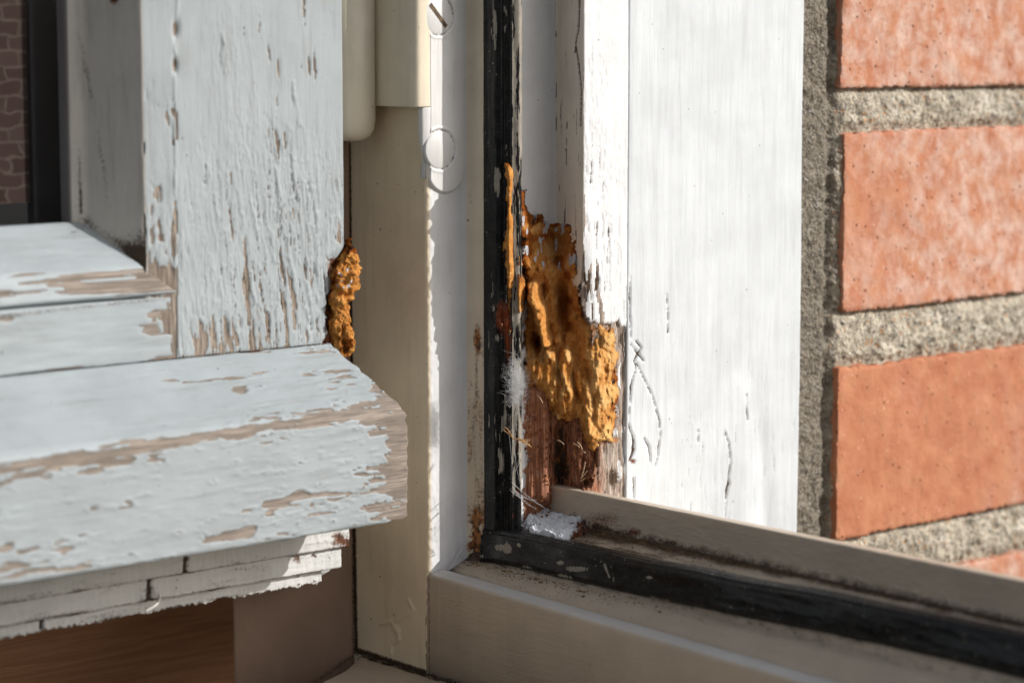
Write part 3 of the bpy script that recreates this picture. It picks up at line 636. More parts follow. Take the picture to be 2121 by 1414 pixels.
# glass, with black backing and a painted brick reflection behind it
def m_glass():
    k = NT('dusty_window_glass'); k.t.nodes.remove(k.p)
    tr = k.n('ShaderNodeBsdfTransparent'); tr.inputs[0].default_value = (.8, .8, .82, 1)
    gl = k.n('ShaderNodeBsdfGlossy'); gl.inputs['Roughness'].default_value = .03
    df = k.n('ShaderNodeBsdfDiffuse'); df.inputs[0].default_value = (.12, .125, .135, 1)
    a = k.n('ShaderNodeMixShader'); a.inputs[0].default_value = .004; k.l(tr.outputs[0], a.inputs[1]); k.l(gl.outputs[0], a.inputs[2])
    b = k.n('ShaderNodeMixShader'); k.set(b.inputs[0], k.map(k.noise(6, 5), .45, .8, .0, .012)); k.l(a.outputs[0], b.inputs[1]); k.l(df.outputs[0], b.inputs[2])
    k.l(b.outputs[0], k.out.inputs[0]); return k.m
def box(name, lo, hi, m, parent=None, loc=None, at=None):
    x0, y0, z0 = lo; x1, y1, z1 = hi
    V = [(x0, y0, z0), (x1, y0, z0), (x1, y1, z0), (x0, y1, z0), (x0, y0, z1), (x1, y0, z1), (x1, y1, z1), (x0, y1, z1)]
    return mesh_obj(name, V, [(3, 2, 1, 0), (4, 5, 6, 7), (0, 1, 5, 4), (1, 2, 6, 5), (2, 3, 7, 6), (3, 0, 4, 7)], m, parent, False, at, loc)
box('glass_pane', (-46.9, -232, 33), (-46.1, -139.2, 112), m_glass(), sash)
box('black_backing', (-53.4, -148.5, 30), (-50.5, -140, 112), m_simple('matte_black', (.004, .004, .004), 1.0), sash)  # plain black box backing behind the glass edge

def m_brickreflection():  # brick reflection of the pane, painted as a pattern
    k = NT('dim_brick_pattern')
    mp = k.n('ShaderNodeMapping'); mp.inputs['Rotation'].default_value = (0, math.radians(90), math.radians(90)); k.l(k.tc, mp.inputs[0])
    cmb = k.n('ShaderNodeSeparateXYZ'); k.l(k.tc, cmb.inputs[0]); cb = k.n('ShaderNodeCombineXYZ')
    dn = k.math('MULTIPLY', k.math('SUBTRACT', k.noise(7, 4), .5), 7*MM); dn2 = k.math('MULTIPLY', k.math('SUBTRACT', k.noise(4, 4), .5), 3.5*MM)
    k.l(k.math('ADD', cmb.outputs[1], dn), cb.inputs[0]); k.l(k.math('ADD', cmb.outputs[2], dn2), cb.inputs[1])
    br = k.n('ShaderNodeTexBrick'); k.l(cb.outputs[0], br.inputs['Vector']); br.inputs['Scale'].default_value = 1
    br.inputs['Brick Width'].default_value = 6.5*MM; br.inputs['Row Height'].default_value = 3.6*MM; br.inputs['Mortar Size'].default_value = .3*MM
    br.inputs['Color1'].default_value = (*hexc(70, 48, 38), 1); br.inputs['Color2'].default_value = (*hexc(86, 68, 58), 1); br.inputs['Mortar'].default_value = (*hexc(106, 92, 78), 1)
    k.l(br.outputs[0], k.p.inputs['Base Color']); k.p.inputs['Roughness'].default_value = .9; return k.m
reflection = box('reflection_panel', (-53, -230, 40), (-52, -148.6, 112), m_brickreflection(), None, (-53, -190, 40))  # panel added behind the glass to imitate a brick reflection
tag(reflection, 'dim brown brick-patterned panel behind the dark glass, standing in for its reflection at the far left', 'reflection')

# ------------------------------------------------------------------ room side: reveal, brown panel, sill
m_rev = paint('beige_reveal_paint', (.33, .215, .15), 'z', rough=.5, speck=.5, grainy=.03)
def zat(n, **k):
    d = {q: np.zeros(n) for q in ('peel', 'dirt', 'rust', 'tint')}; d.update(k); return d
rev = relief('window_reveal', None, [(-57, -48.3, .1), (-64.5, -82.9, .2), (-68, -76, 0), (-84, -48.3, 0)], 'z', -150, 112, .8, m_rev,
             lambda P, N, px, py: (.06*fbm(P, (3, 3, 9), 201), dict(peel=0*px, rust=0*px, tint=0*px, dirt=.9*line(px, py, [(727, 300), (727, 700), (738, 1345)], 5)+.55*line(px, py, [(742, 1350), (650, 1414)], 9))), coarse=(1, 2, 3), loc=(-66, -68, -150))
tag(rev, 'beige painted reveal beside the inner corner, below the drip board', 'wall panel')
k = NT('dark_brown_wood'); g1 = k.noise((1, 30, 1.2), 5, .6, .3); c = k.mix(k.map(g1, .35, .65), hexc(180, 124, 84), hexc(198, 142, 100))
k.set(k.p.inputs['Base Color'], c); k.p.inputs['Roughness'].default_value = .6; k.l(k.bump(g1, .15), k.p.inputs['Normal']); m_brown = k.m
pan = relief('wooden_panel', None, [(-120, -30, .6), (-120, -260, 0), (-135, -260, 0), (-135, -30, 0)], 'z', -150, -61.5, 2.0, m_brown, None, loc=(-127, -150, -150))
tag(pan, 'shaded brown wooden panel below the left end of the sash', 'wall panel')

m_sill = paint('cream_sill_paint', (.54, .44, .33), 'x', rough=.45, speck=.4, grainy=.03)
def sill():
    ys = np.linspace(-48.1, -150, 240); left = np.interp(-ys, [48, 52, 60, 76, 150], [-55.6, -51.5, -45.6, -38.2, -6])
    nx = 160; V = []; 
    for y, xl in zip(ys, left):
        u = np.linspace(0, 1, nx)**1.0; V.append(np.stack([xl+u*(150-xl), np.full(nx, y), np.full(nx, -88.2)], 1))
    V = np.array(V).reshape(-1, 3); n = len(V); px, py = proj(V)
    dirt = .95*sstep(3.4, .2, -48.1-V[:, 1])*(.6+.6*fbm(V, 2, 211))+.35*sstep(8, 1, -48.1-V[:, 1])*(.5+.6*fbm(V, 3, 213))
    V[:, 2] += .06*fbm(V, (9, 3, 3), 212)
    lx = V.reshape(len(ys), nx, 3)[:, 0, 0].repeat(nx); V[:, 2] -= .8*np.exp(-(V[:, 0]-lx)/.8)
    W = V.copy(); W[:, 2] = -110
    idx = np.arange(n).reshape(len(ys), nx)
    a = np.stack([idx[:-1, :-1], idx[1:, :-1], idx[1:, 1:], idx[:-1, 1:]], -1).reshape(-1, 4); b = a[:, ::-1]+n
    rim = np.concatenate([idx[0, :], idx[1:, -1], idx[-1, -2::-1], idx[-2:0:-1, 0]]); rn = np.roll(rim, -1)
    s = np.stack([rim, rn, rn+n, rim+n], 1)[:, ::-1]
    o = mesh_obj('inner_sill', np.vstack([V, W]), np.vstack([a, b, s]), m_sill, None, True, zat(2*n, dirt=np.concatenate([dirt, dirt*0])), (40, -100, -110))
    return tag(o, 'cream painted inner window sill with dark grime along its back joint', 'window sill')
sill()

# ------------------------------------------------------------------ brick wall
wall = empty('brick_wall', (0, 120, -95), 'orange brick wall with grey mortar beside the white board', 'brick wall')
def m_brick():
    k = NT('orange_brick')
    c = k.mix(k.map(k.noise(9, 5), .3, .7), hexc(172, 106, 74), hexc(186, 126, 92))
    eff = k.math('MULTIPLY', k.map(k.noise((9, 7, 8), 9, .74, .15), .36, .66), k.map(k.math('ADD', k.noise(30, 2), k.attr('white')), .5, 1.05))
    c = k.mix(k.math('MULTIPLY', eff, .8), c, hexc(206, 180, 166))
    sp = k.math('MULTIPLY', k.map(k.voro(2.2), .14, .24, 1, 0), k.map(k.noise(7, 2), .52, .6)); c = k.mix(k.math('MULTIPLY', sp, .35), c, hexc(210, 186, 170))
    sd = k.math('MULTIPLY', k.map(k.voro(3.0), .09, .17, 1, 0), k.map(k.noise(5, 2), .44, .52)); c = k.mix(k.math('MULTIPLY', sd, .8), c, hexc(120, 62, 40))
    c = k.mix(k.map(k.attr('dirt'), .1, .9), c, hexc(150, 66, 36))
    c = k.mix(k.map(k.noise(.6, 4, .7), .5, .75, 0, .3), c, hexc(150, 84, 56)); c = k.mix(k.map(k.noise(16, 3), .5, .8, 0, .3), c, hexc(160, 92, 66))
    k.set(k.p.inputs['Base Color'], c); k.p.inputs['Roughness'].default_value = .9
    b = k.bump(k.noise(1.2, 6, .7), .2); b = k.bump(k.noise(5, 4), .5, b); b = k.bump(sd, -.4, b); b = k.bump(k.noise(.35, 3), .05, b); k.l(b, k.p.inputs['Normal']); return k.m
mb = m_brick()
bricks = [(64.2, 114, 82.3, 1.0), (.4, 52.2, 84.4, .55), (-66, -15.4, 83.0, -.1), (-132, -81, 82.6, 0)]
for bi, (z0, z1, y0, wh) in enumerate(bricks):
    def bf(P, N, px, py, z0=z0, z1=z1, y0=y0, bi=bi, wh=wh):
        h = .2*fbm(P, (7, 7, 7), 221+bi)+.05*fbm(P, .8, 230+bi)+.35*noise(P, (14, 18, 18), 240+bi)
        e = np.minimum(P[:, 2]-z0, z1-P[:, 2]); h = h-.9*sstep(1.4, 0, e)*np.clip(.25+fbm(P, (1.5, 1.5, 1.5), 250+bi), 0, 2)
        h = h-.5*sstep(1.6, 0, P[:, 1]-y0)*np.clip(.2+fbm(P, 3, 255+bi), 0, 1)
        return h, dict(white=np.clip(0*px+{0: .25, 1: .02, 2: -.2, 3: 0}[bi]+{0: .3, 1: .38, 2: .12, 3: .2}[bi]*sstep(1760, 2080, px+60*fbm(P, 9, 265))+.2, 0, 1)-.0, dirt=.3*sstep(1.2, .2, e)*(fbm(P, 2, 260+bi) > 0)+.9*(N[:, 1] < -.6))  # dirt mask also has a painted shade term for left-facing sides
    relief('brick', wall, [(1, z0, .9), (1, z1, .9), (-60, z1, 0), (-60, z0, 0)][::-1], 'y', y0, 300, .5, mb, bf, coarse=(0, 1, 3), loc=None)
def m_mortar():
    k = NT('sandy_mortar')
    v = k.voro(.9, 'Color'); sep = k.n('ShaderNodeSeparateColor'); k.l(v, sep.inputs[0])
    c = k.mix(k.map(sep.outputs[0], 0, 1, 0, 1, False), hexc(160, 150, 132), hexc(204, 194, 176))
    c = k.mix(k.map(k.noise(6, 5, .7), .42, .62, 0, .75), c, hexc(134, 124, 108)); c = k.mix(k.map(k.noise(8, 4, .6), .55, .7, 0, .6), c, hexc(214, 206, 192))
    c = k.mix(k.math('MULTIPLY', k.map(sep.outputs[1], .9, .96), .8), c, hexc(60, 54, 48)); c = k.mix(k.math('MULTIPLY', k.map(sep.outputs[2], .94, .98), .7), c, hexc(176, 120, 66))
    c2 = k.mix(k.map(k.noise(.9, 5, .7), .35, .7), hexc(72, 66, 58), hexc(138, 128, 112)); c = k.mix(k.attr('dirt'), c, c2)
    k.set(k.p.inputs['Base Color'], c); k.set(k.p.inputs['Roughness'], k.map(sep.outputs[1], .84, .9, .9, .25))
    b = k.bump(k.voro(.8), .35); b = k.bump(k.noise(1.3, 5, .7), .35, b); k.l(b, k.p.inputs['Normal']); return k.m
def mort_fn(P, N, px, py):
    X, Y, Z = P.T; j = sstep(85, 80.5, Y+2*fbm(P, 4, 271))
    h = .7*fbm(P, (6, 5, 5), 275)+.5*fbm(P, (3, 2.4, 2.4), 272)+.4*noise(P, .9, 273)+.3*noise(P, .5, 274)-1.3*j*np.exp(-((Y-80.5)/1.6)**2)
    near = 9e9+0*Z
    for z0, z1, y0, _ in bricks: near = np.minimum(near, np.minimum(abs(Z-z0), abs(Z-z1)))
    h = h+.8*(1-j)*sstep(0, 3.5, near)-.35*np.exp(-(near/.9)**2)*(1-j)
    return h, dict(dirt=np.clip(.92*j+.25*np.exp(-(near/.8)**2)*(1-j), 0, 1))
relief('mortar', wall, [(-1.3, 67.2, .1), (-1.3, 300, 0), (-60, 300, 0), (-60, 67.2, 0)], 'z', -95, 112, .5, m_mortar(), mort_fn, coarse=(1, 2, 3))

# ------------------------------------------------------------------ fungus on the rotten corner
def softmax_caps(px, py, caps):
    r = np.zeros_like(px)
    for x1, y1, x2, y2, rad, hh in caps:
        d = segd(px, py, [(x1, y1), (x2, y2)]); b = hh*np.clip(1-(d/rad)**2, -1, 1); r = np.logaddexp(r*2.2, b*2.2)/2.2 if False else np.maximum(r, b)+.18*np.minimum(np.maximum(b, 0), r)
    return r
def growth(name, caps, outline, t0, t1, z0, z1, loc, label, cat, step=.22, rough=1., dk=None, pl=None, fill=None, edge=1.):
    nt_, nz = int((t1-t0)/step), int((z1-z0)/step)
    t, z = np.meshgrid(np.linspace(t0, t1, nt_), np.linspace(z0, z1, nz)); t = t.ravel(); z = z.ravel()
    hb = h_all(t); base = np.stack([(t+hb)*SQ, (t-hb)*SQ, z], 1); px, py = proj(np.stack([(t+8)*SQ, (t-8)*SQ, z], 1))
    Q = np.stack([t, t*0, z], 1)
    sd = np.full(px.shape, -1e9)
    for o_ in outline: sd = np.maximum(sd, inpoly(px, py, o_))
    sd = sd+edge*(7*fbm(Q, 3, 301)+4*fbm(Q, .9, 302))-(sstep(1225, 1290, px)*(6+16*np.clip(fbm(Q, (1.4, 1, 2.2), 310)+.1, 0, 1)) if edge == 1 else 0)
    hs = fill(px, py, hb) if fill is not None else hb
    cs = softmax_caps(px+5*fbm(Q, 4, 303), py+7*fbm(Q, 4, 304), caps)
    rid = 1-np.abs(fbm(Q, (2.8, 1, 7.0), 305, 3))*2.2; lump = fbm(Q, (2.6, 1, 3.4), 306, 3)
    am = sstep(0, 26/max(rough, .6), sd)*rough*(.25+.75*sstep(500, 570, py) if edge == 1 else 1)
    H = hs+.35*np.clip(sd/8, -3, 1)+cs*sstep(-2, 12, sd)+am*(1.0*lump+1.15*np.clip(rid, -1, 1)*np.clip(cs/3, .35, 1)+.38*fbm(Q, (.9, 1, 2.6), 308)+.15*noise(Q, (.8, 1, .9), 307)+.13*noise(Q, (.42, 1, .5), 309)+.3*sstep(1210, 1240, px)*fbm(Q, (.7, 1, .9), 311))
    H = np.where(sd < 0, hs-1.0+np.maximum(sd, -12)*.08, H)
    V = np.stack([(t+H)*SQ, (t-H)*SQ, z], 1)
    keep = (sd > -5).reshape(nz, nt_); idx = np.arange(nt_*nz).reshape(nz, nt_)
    kf = keep[:-1, :-1] & keep[1:, :-1] & keep[:-1, 1:] & keep[1:, 1:]
    a = np.stack([idx[:-1, :-1], idx[:-1, 1:], idx[1:, 1:], idx[1:, :-1]], -1)[kf]
    used = np.unique(a); mp = -np.ones(nt_*nz, int); mp[used] = np.arange(len(used)); a = mp[a]; V = V[used]; n = len(V)
    # closed body: a back sheet inside the wood
    Hb = (H[used]-4.0); tb = t[used]; W = np.stack([(tb+Hb)*SQ, (tb-Hb)*SQ, z[used]], 1)
    ed = np.vstack([a[:, [0, 1]], a[:, [1, 2]], a[:, [2, 3]], a[:, [3, 0]]]); key = ed[:, 0].astype(np.int64)*n+ed[:, 1]; rk = ed[:, 1].astype(np.int64)*n+ed[:, 0]
    bd = ed[~np.isin(key, rk)]; s = np.stack([bd[:, 1], bd[:, 0], bd[:, 0]+n, bd[:, 1]+n], 1)
    dark = np.clip(sstep(.25, -.9, lump)*.45+(dk(px, py)[used].repeat(1) if False else 0), 0, 1)
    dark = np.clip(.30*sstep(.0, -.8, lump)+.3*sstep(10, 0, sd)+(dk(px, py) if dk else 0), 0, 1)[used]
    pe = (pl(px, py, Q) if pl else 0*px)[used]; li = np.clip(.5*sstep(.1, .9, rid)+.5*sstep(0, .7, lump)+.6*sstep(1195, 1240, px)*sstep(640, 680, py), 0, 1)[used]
    o = mesh_obj(name, np.vstack([V, W]), np.vstack([a, a[:, ::-1]+n, s]), m_fun, None, True, dict(dark=np.tile(dark, 2), peel=np.tile(pe, 2), light=np.tile(li, 2)), loc)
    return tag(o, label, cat)
_all = np.array([((x+y)*SQ, (x-y)*SQ) for x, y in [(0, 0), (0, -16.3), (-14, -12.8), (-14, -26.5), (-10.4, -28.3), (-9.7, -29.6), (-11.2, -31.8), (-14.6, -33.9), (-19, -34.2)]]); _all = _all[np.argsort(_all[:, 0])]
def h_all(t): return np.interp(t, _all[:, 0], _all[:, 1])
def h_main(px, py, hb):
    f = sstep(520, 600, py); lw = sstep(690, 770, py); m_ = (3.4+1.4*sstep(1150, 1090, px))*(1-lw)+lw*(5.0+1.6*sstep(1250, 1110, px))-4.5*blob(px, py, 1162, 635, 17, 62)-3*blob(px, py, 1112, 712, 10, 26)-1.5*blob(px, py, 1155, 790, 10, 40)
    lim = np.where(px > 1204, np.minimum(hb, np.where(py > 640, hb, -50)), m_)
    r = hb*(1-f)+lim*f
    k = sstep(1196, 1256, px)*sstep(640, 665, py); r = np.where((px > 1196) & (py > 640), (m_*(1-k)+(hb-.4)*k), r)
    return np.minimum(r, hb+6)
main_caps = [(1106, 600, 1122, 680, 19, 7.6), (1118, 640, 1132, 705, 15, 7.8), (1098, 596, 1108, 630, 14, 6.8), (1115, 560, 1180, 560, 42, 2.6), (1188, 545, 1200, 640, 20, 2.6), (1140, 590, 1150, 700, 14, 2.2),
             (1195, 690, 1235, 740, 30, 1.0), (1112, 765, 1128, 790, 24, 2.6), (1138, 735, 1148, 825, 17, 3.4), (1170, 735, 1180, 845, 15, 3.0), (1158, 800, 1170, 850, 14, 2.6), (1203, 770, 1216, 850, 15, 2.5), (1200, 850, 1226, 905, 18, 2.6), (1236, 740, 1250, 905, 16, 1.5), (1262, 700, 1268, 900, 14, .5)]
out_main_ = 0; out_main = [(1082, 402), (1092, 440), (1104, 462), (1118, 452), (1136, 470), (1155, 462), (1178, 466), (1190, 492), (1202, 560), (1212, 640), (1214, 668), (1244, 676), (1276, 690), (1286, 760), (1282, 880), (1272, 928), (1250, 922), (1228, 930), (1208, 905), (1192, 868), (1150, 862), (1128, 818), (1096, 800), (1086, 770), (1084, 700)]
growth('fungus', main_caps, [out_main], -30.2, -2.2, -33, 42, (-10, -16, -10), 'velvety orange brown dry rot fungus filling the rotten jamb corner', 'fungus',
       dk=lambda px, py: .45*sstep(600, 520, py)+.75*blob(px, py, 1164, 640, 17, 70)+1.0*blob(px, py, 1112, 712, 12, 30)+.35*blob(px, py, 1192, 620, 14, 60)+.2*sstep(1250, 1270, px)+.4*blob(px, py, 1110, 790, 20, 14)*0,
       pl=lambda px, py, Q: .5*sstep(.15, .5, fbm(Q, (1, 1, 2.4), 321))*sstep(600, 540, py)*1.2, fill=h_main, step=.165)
strip_caps = [(1064, 350, 1064, 385, 16, 2.0), (1064, 385, 1062, 420, 9, 1.1), (1066, 450, 1069, 560, 14, 1.6), (1068, 540, 1074, 600, 16, 2.0), (1074, 600, 1076, 640, 12, 1.4), (1068, 640, 1068, 700, 7, .8)]
out_strip = [(1050, 338), (1066, 345), (1076, 362), (1072, 382), (1066, 400), (1072, 420), (1076, 470), (1078, 530), (1080, 560), (1086, 600), (1084, 640), (1076, 650), (1074, 740), (1064, 742), (1062, 640), (1054, 560), (1048, 500), (1056, 440), (1053, 390)]
growth('fungus_strand', strip_caps, [out_strip], -34, -25.5, -8, 50, (-12, -30, 10), 'narrow bright orange fungus strand crusted along the black rubber seal', 'fungus', step=.18, rough=.9, edge=.45, fill=lambda px, py, hb: hb+.9,
       pl=lambda px, py, Q: .75*sstep(.1, .5, fbm(Q, (1, 1, 3), 331))*(blob(px, py, 1068, 415, 14, 18)+.8*sstep(630, 680, py)))

# second growth, on the rotten arris of the sash
def lump():
    zs = np.linspace(28.5, -1.5, 190); nth = 150
    pyz = np.interp(zs, [-2.3, 27], [742, 505])
    Lx = np.interp(pyz, [500, 515, 560, 620, 660, 700, 715, 742], [716, 712, 692, 682, 684, 690, 690, 705])
    Rx = np.interp(pyz, [500, 515, 530, 560, 590, 620, 650, 690, 720, 742], [722, 735, 738, 740, 738, 722, 719, 728, 729, 724])
    V = []
    for z, y, l, r in zip(zs, pyz, Lx, Rx):
        pl, pr = on(0, -29.8, l, y), on(0, -29.8, r, y)
        c = (pl+pr)/2; rad = max(.35, abs(pr[1]-pl[1])/2)
        for a in np.linspace(0, 2*math.pi, nth, endpoint=False):
            V.append((c[0]+min(rad, 3.2)*1.05*math.cos(a), c[1]+rad*math.sin(a), z))
    V = np.array(V); C_ = V.reshape(190, nth, 3).mean(1).repeat(nth, 0); N = V-C_; N /= np.linalg.norm(N, axis=1)[:, None]+1e-9
    V = V+N*(.9*fbm(V, (2.4, 2.4, 3.2), 341)+.7*fbm(V, 1.1, 342)-.5*np.abs(fbm(V, (1.6, 1.6, 3), 345)))[:, None]
    px, py = proj(V); V = V-N*(1.6*blob(px, py, 712, 682, 11, 16)+1.2*blob(px, py, 712, 612, 16, 6)+1.2*blob(px, py, 715, 715, 9, 12))[:, None]
    idx = np.arange(190*nth).reshape(190, nth); nx = np.roll(idx, -1, 1)
    a = np.stack([idx[:-1], idx[1:], nx[1:], nx[:-1]], -1).reshape(-1, 4)
    F_ = [tuple(q) for q in a[:, ::-1].tolist()]+[tuple(idx[0].tolist()), tuple(idx[-1][::-1].tolist())]
    dk = .5*sstep(.1, -.6, fbm(V, 2.5, 343))+.6*blob(px, py, 712, 684, 13, 18)+.6*blob(px, py, 714, 720, 14, 14)+.8*sstep(540, 510, py)+.45*sstep(8, 0, px-np.interp(py, [500, 560, 620, 742], [712, 694, 684, 690]))
    pe = .8*sstep(.1, .45, fbm(V, 1.5, 344))*blob(px, py, 712, 578, 20, 30)*1.2
    o = mesh_obj('fungus_lump', V, F_, m_fun, None, True, dict(dark=dk, peel=pe), (-30, -71, 0))
    tag(o, 'lumpy orange fungus growth bulging from the edge of the opened sash', 'fungus')
lump()

# ------------------------------------------------------------------ small things
# crumbled white filler in the corner of the rebate
def patch():
    u, v = np.meshgrid(np.linspace(-17, 6, 200), np.linspace(-28.5, -12, 150)); x, y = u.ravel(), v.ravel()
    P = np.stack([x, y, 0*x-47.5], 1); px, py = proj(P)
    sd = inpoly(px, py, [(1086, 1052), (1118, 1022), (1146, 1036), (1180, 1046), (1206, 1068), (1212, 1088), (1180, 1108), (1120, 1112), (1090, 1098)])+7*fbm(P, 3, 351)+4*fbm(P, 1, 352)
    z = -49.8+.9*sstep(0, 12, sd)+.5*fbm(P, 2.2, 353)+.3*fbm(P, .8, 355)+.20*(y+28)+2.2*blob(px, py, 1124, 1040, 20, 16)+1.4*blob(px, py, 1100, 1062, 12, 22)+1.2*np.abs(fbm(P, (4, 2, 2), 356))
    crk = line(px, py, [(1132, 1062), (1146, 1056), (1162, 1060), (1170, 1068)], 2.5); z = z-.9*crk
    z = np.where(sd < -3, -52, z); V = np.stack([x, y, z], 1); n = len(V); W = V.copy(); W[:, 2] = -53.5
    idx = np.arange(n).reshape(150, 200)
    a = np.stack([idx[:-1, :-1], idx[:-1, 1:], idx[1:, 1:], idx[1:, :-1]], -1).reshape(-1, 4)
    rim = np.concatenate([idx[0, :], idx[1:, -1], idx[-1, -2::-1], idx[-2:0:-1, 0]]); rn = np.roll(rim, -1)
    o = mesh_obj('filler_patch', np.vstack([V, W]), np.vstack([a, a[:, ::-1]+n, np.stack([rn, rim, rim+n, rn+n], 1)]),
        paint('crumbled_filler', (.68, .70, .74), 'x', rough=.95, speck=1, grainy=.2, coarse=.2, rustc=(112, 60, 30)), None, True,
        zat(2*n, dirt=np.tile(.8*crk+.6*sstep(.45, .7, fbm(P, 1.2, 354))+.25*sstep(8, 0, sd), 2), rust=np.tile(.6*sstep(10, 0, sd)+.3*blob(px, py, 1190, 1085, 20, 20), 2)), (-6, -20, -52))
    tag(o, 'cracked white patch of crumbling filler at the foot of the rotten jamb', 'filler')
patch()

def ico():
    g = (1+5**.5)/2
    v = np.array([(-1, g, 0), (1, g, 0), (-1, -g, 0), (1, -g, 0), (0, -1, g), (0, 1, g), (0, -1, -g), (0, 1, -g), (g, 0, -1), (g, 0, 1), (-g, 0, -1), (-g, 0, 1)])/1.9
    f = [(0, 11, 5), (0, 5, 1), (0, 1, 7), (0, 7, 10), (0, 10, 11), (1, 5, 9), (5, 11, 4), (11, 10, 2), (10, 7, 6), (7, 1, 8), (3, 9, 4), (3, 4, 2), (3, 2, 6), (3, 6, 8), (3, 8, 9), (4, 9, 5), (2, 4, 11), (6, 2, 10), (8, 6, 7), (9, 8, 1)]
    return v, f
def crumbs(name, spots, m, label, cat, loc):
    v, f = ico(); V = []; Fc = []
    for p, r in spots:
        b = len(V); q = v*r*(1+.5*(rng.random((12, 1))-.5))*np.array([1+rng.random(), 1, .6+.5*rng.random()]); V += list(q+np.array(p)); Fc += [(a+b, c+b, d+b) for a, c, d in f]
    o = mesh_obj(name, V, Fc, m, None, False, None, loc); tag(o, label, cat, None, 'stuff')
sp = []
def lz(x, y):  # ledge height
    z = np.interp(-y, [34.2, 41.2, 43.6], [-58.0, -61.0, -60.]); s = sstep(-36, -42, np.array(y)); return float(z-.0215*(x+24)*s)
for _ in range(620):
    x = -22+abs(rng.normal(0, 1))*38; y = -35.6-abs(rng.normal(0, 1.1)); sp.append(((x, y, lz(x, y)+.05), rng.uniform(.04, .17)*(2.6 if rng.random() < .05 else 1)))
for _ in range(420):
    x = -22+abs(rng.normal(0, 1))*40; y = -36-rng.random()*6; sp.append(((x, y, lz(x, y)+.05), rng.uniform(.04, .13)))
for _ in range(1100):
    x = 1+abs(rng.normal(0, 1))*60; y = -17.0-abs(rng.normal(0, 1))*1.0; sp.append(((x, y, np.interp(-y, [16.3, 30.6], [-48.9, -50.4])+.1), rng.uniform(.04, .17)))
for _ in range(300):
    x = rng.uniform(-12, 60); y = -17-rng.random()*13; sp.append(((x, y, np.interp(-y, [16.3, 30.6], [-48.9, -50.4])+.05), rng.uniform(.05, .2)))
m_dirt = m_simple('dry_dirt', hexc(92, 70, 48), .95, .1, .3, hexc(150, 124, 92), 1.2)
crumbs('dirt_crumbs', sp, m_dirt, 'loose dirt crumbs scattered in the rebate and ledge of the bottom rail', 'dirt', (20, -30, -58))
sp = []
for _ in range(520):
    x = rng.uniform(-56, 20); sp.append(((x, -48.3-abs(rng.normal(0, .5)), -87.9+abs(rng.normal(0, .3))), rng.uniform(.06, .24)))
for _ in range(200):
    sp.append(((-56.6+abs(rng.normal(0, .3)), -48.4-abs(rng.normal(0, .3)), rng.uniform(-88, -50)), rng.uniform(.05, .16)))
crumbs('joint_grime', sp, m_simple('dark_grime', hexc(52, 42, 32), .95, .1, .3, hexc(86, 70, 52), 1.2), 'dark grime packed in the joint at the back of the inner sill', 'dirt', (-20, -48, -88))
# wood splinters and dust in the rotted hollow
sp = []
for _ in range(420):
    t = rng.uniform(-26, -7); z = rng.uniform(-47, -18); 
    px, py = proj(np.array([[(t+4)*SQ, (t-4)*SQ, z]])); 
    h = float(rot_h(px, py, np.array([[(t+4)*SQ, (t-4)*SQ, z]]))[0]); h = min(h, float(h_jamb(t)) if t > -12 else 99)
    sp.append((((t+h+.1)*SQ, (t-h-.1)*SQ, z), rng.uniform(.08, .42)))
crumbs('rot_crumbs', sp, m_simple('rotten_wood_crumbs', hexc(104, 56, 30), .95, .1, .3, hexc(166, 104, 60), 1.2), 'reddish crumbs of rotten wood clinging inside the hollow of the jamb', 'wood crumbs', (-12, -18, -35))

def P_(ax, v, x, y): return on(ax, v, x, y)
def bez(a, b, c, n=14):
    t = np.linspace(0, 1, n)[:, None]; return (1-t)**2*np.array(a)+2*t*(1-t)*np.array(b)+t*t*np.array(c)
m_thr = m_simple('pale_thread', (.75, .74, .72), .5)
m_web = NT('spider_silk'); m_web.p.inputs['Base Color'].default_value = (.85, .85, .85, 1); m_web.p.inputs['Alpha'].default_value = .6; m_web = m_web.m
# white fluff tuft
paths = []
c0 = P_(0, -8.5, 1068, 770)
for _ in range(900):
    s0 = P_(0, -9.3+rng.uniform(-.5, .5), 1068+rng.normal(0, 6), 800+rng.normal(0, 24)); a = rng.normal(.25, 1.0); L = rng.uniform(.8, 3.6)
    d = RIGHT*math.sin(a)*L+np.array([0, 0, 1])*math.cos(a)*L*.9+(-FWD)*rng.uniform(0, 2.5)
    md = s0+d*.5+rng.normal(0, .9, 3); paths.append(bez(s0, md, s0+d, 8))
tag(tube('fluff_tuft', paths, .024, m_web, None, (-9, -30, -12), 4), 'tuft of fine white fluff caught on the rubber seal below the fungus', 'fluff')
# thin white hair over the lower jamb
hp = [P_(0, -24.2, 968, 1120), P_(0, -23.4, 957, 1135), P_(0, -23.9, 948, 1150), P_(0, -23.7, 940, 1165), P_(0, -23.2, 930, 1180), P_(0, -22.9, 927, 1190)]
sm = []
for i in range(len(hp)-1):
    for s in np.linspace(0, 1, 5)[:-1]: sm.append(hp[i]*(1-s)+hp[i+1]*s)
sm.append(hp[-1]); tag(tube('hair', [sm], .15, m_thr, None, (-24, -40, -58)), 'single white hair curling down the jamb to the inner lip', 'hair')
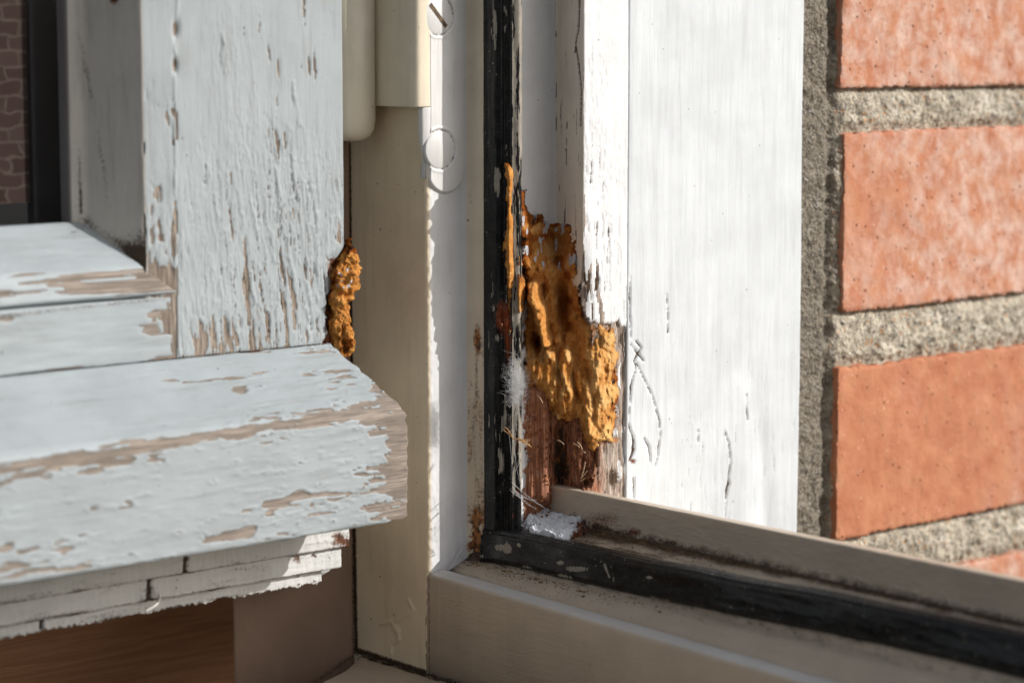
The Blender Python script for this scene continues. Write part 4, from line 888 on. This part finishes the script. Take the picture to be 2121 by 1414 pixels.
# cobweb strands
paths = []
def strand(a, b, sag=1.2): a, b = np.array(a), np.array(b); paths.append(bez(a, (a+b)/2+np.array([0, 0, -sag])+rng.normal(0, .5, 3), b, 12))
for (x1, y1, x2, y2) in [(995, 1085, 1062, 1010), (1062, 1010, 1110, 1060), (1060, 890, 1075, 1010), (1050, 985, 1130, 1050), (1010, 1040, 1040, 1090), (1045, 900, 1100, 860), (1030, 1045, 1090, 1090), (1075, 950, 1045, 1000), (1065, 1020, 1100, 1035), (1060, 1015, 1095, 1045), (1020, 870, 1058, 930), (990, 850, 1040, 900)]:
    for _ in range(3): strand(P_(1, -31+rng.uniform(-2, 0), x1+rng.normal(0, 6), y1+rng.normal(0, 6)), P_(1, -29+rng.uniform(-4, 3), x2+rng.normal(0, 8), y2+rng.normal(0, 8)))
tag(tube('cobweb', paths, .035, m_web, None, (-12, -30, -40), 3), 'torn grey cobweb strands stretched across the lower end of the seal', 'cobweb')
# dry grass wisp
g0 = P_(1, -33.5, 1046, 884); g1 = P_(1, -33.8, 1063, 908); g2 = P_(1, -33, 1078, 909)
paths = [bez(g0, (g0+g1)/2+.3, g1), bez(P_(1, -33.5, 1043, 890), P_(1, -34, 1056, 900), g1)]
for x, y in ((1094, 915), (1098, 922), (1101, 926), (1099, 911), (1090, 922)): paths.append(bez(g1, g2, P_(1, -31+rng.normal(0, .5), x, y)))
tag(tube('grass_wisp', paths, .16, m_simple('straw', hexc(206, 160, 104), .7), None, (-12, -33, -25)), 'small straw coloured grass wisp lodged against the rubber seal', 'grass wisp')
# splinters
paths = []
for (x1, y1, x2, y2, v) in [(1205, 985, 1212, 957, 2), (1203, 990, 1216, 975, 2), (1202, 996, 1212, 990, 2), (1155, 911, 1168, 920, 4), (1112, 818, 1124, 834, 5), (1208, 935, 1212, 938, 2), (1196, 915, 1206, 930, 2), (1188, 918, 1200, 926, 2)]:
    a = on(1, -18-v, x1, y1); b = on(1, -20-v, x2, y2); paths.append(bez(a, (a+b)/2+.2, b, 6))
tag(tube('wood_splinters', paths, .17, m_simple('pale_splinter', hexc(222, 190, 156), .8), None, (-6, -20, -35)), 'pale hair-thin splinters sticking out of the rotten wood', 'splinters')
# curled paint thread hanging under the sash
a = on(0, -31.5, 330, 1232); b = on(0, -29.5, 334, 1252); c = on(0, -30, 300, 1265)
tag(tube('paint_curl', [bez(a, b, c, 16)], .42, m_simple('curl', (.72, .70, .64), .5), None, (-31, -120, -56), 7), 'curled sliver of paint hanging from the strips under the sash', 'paint curl')
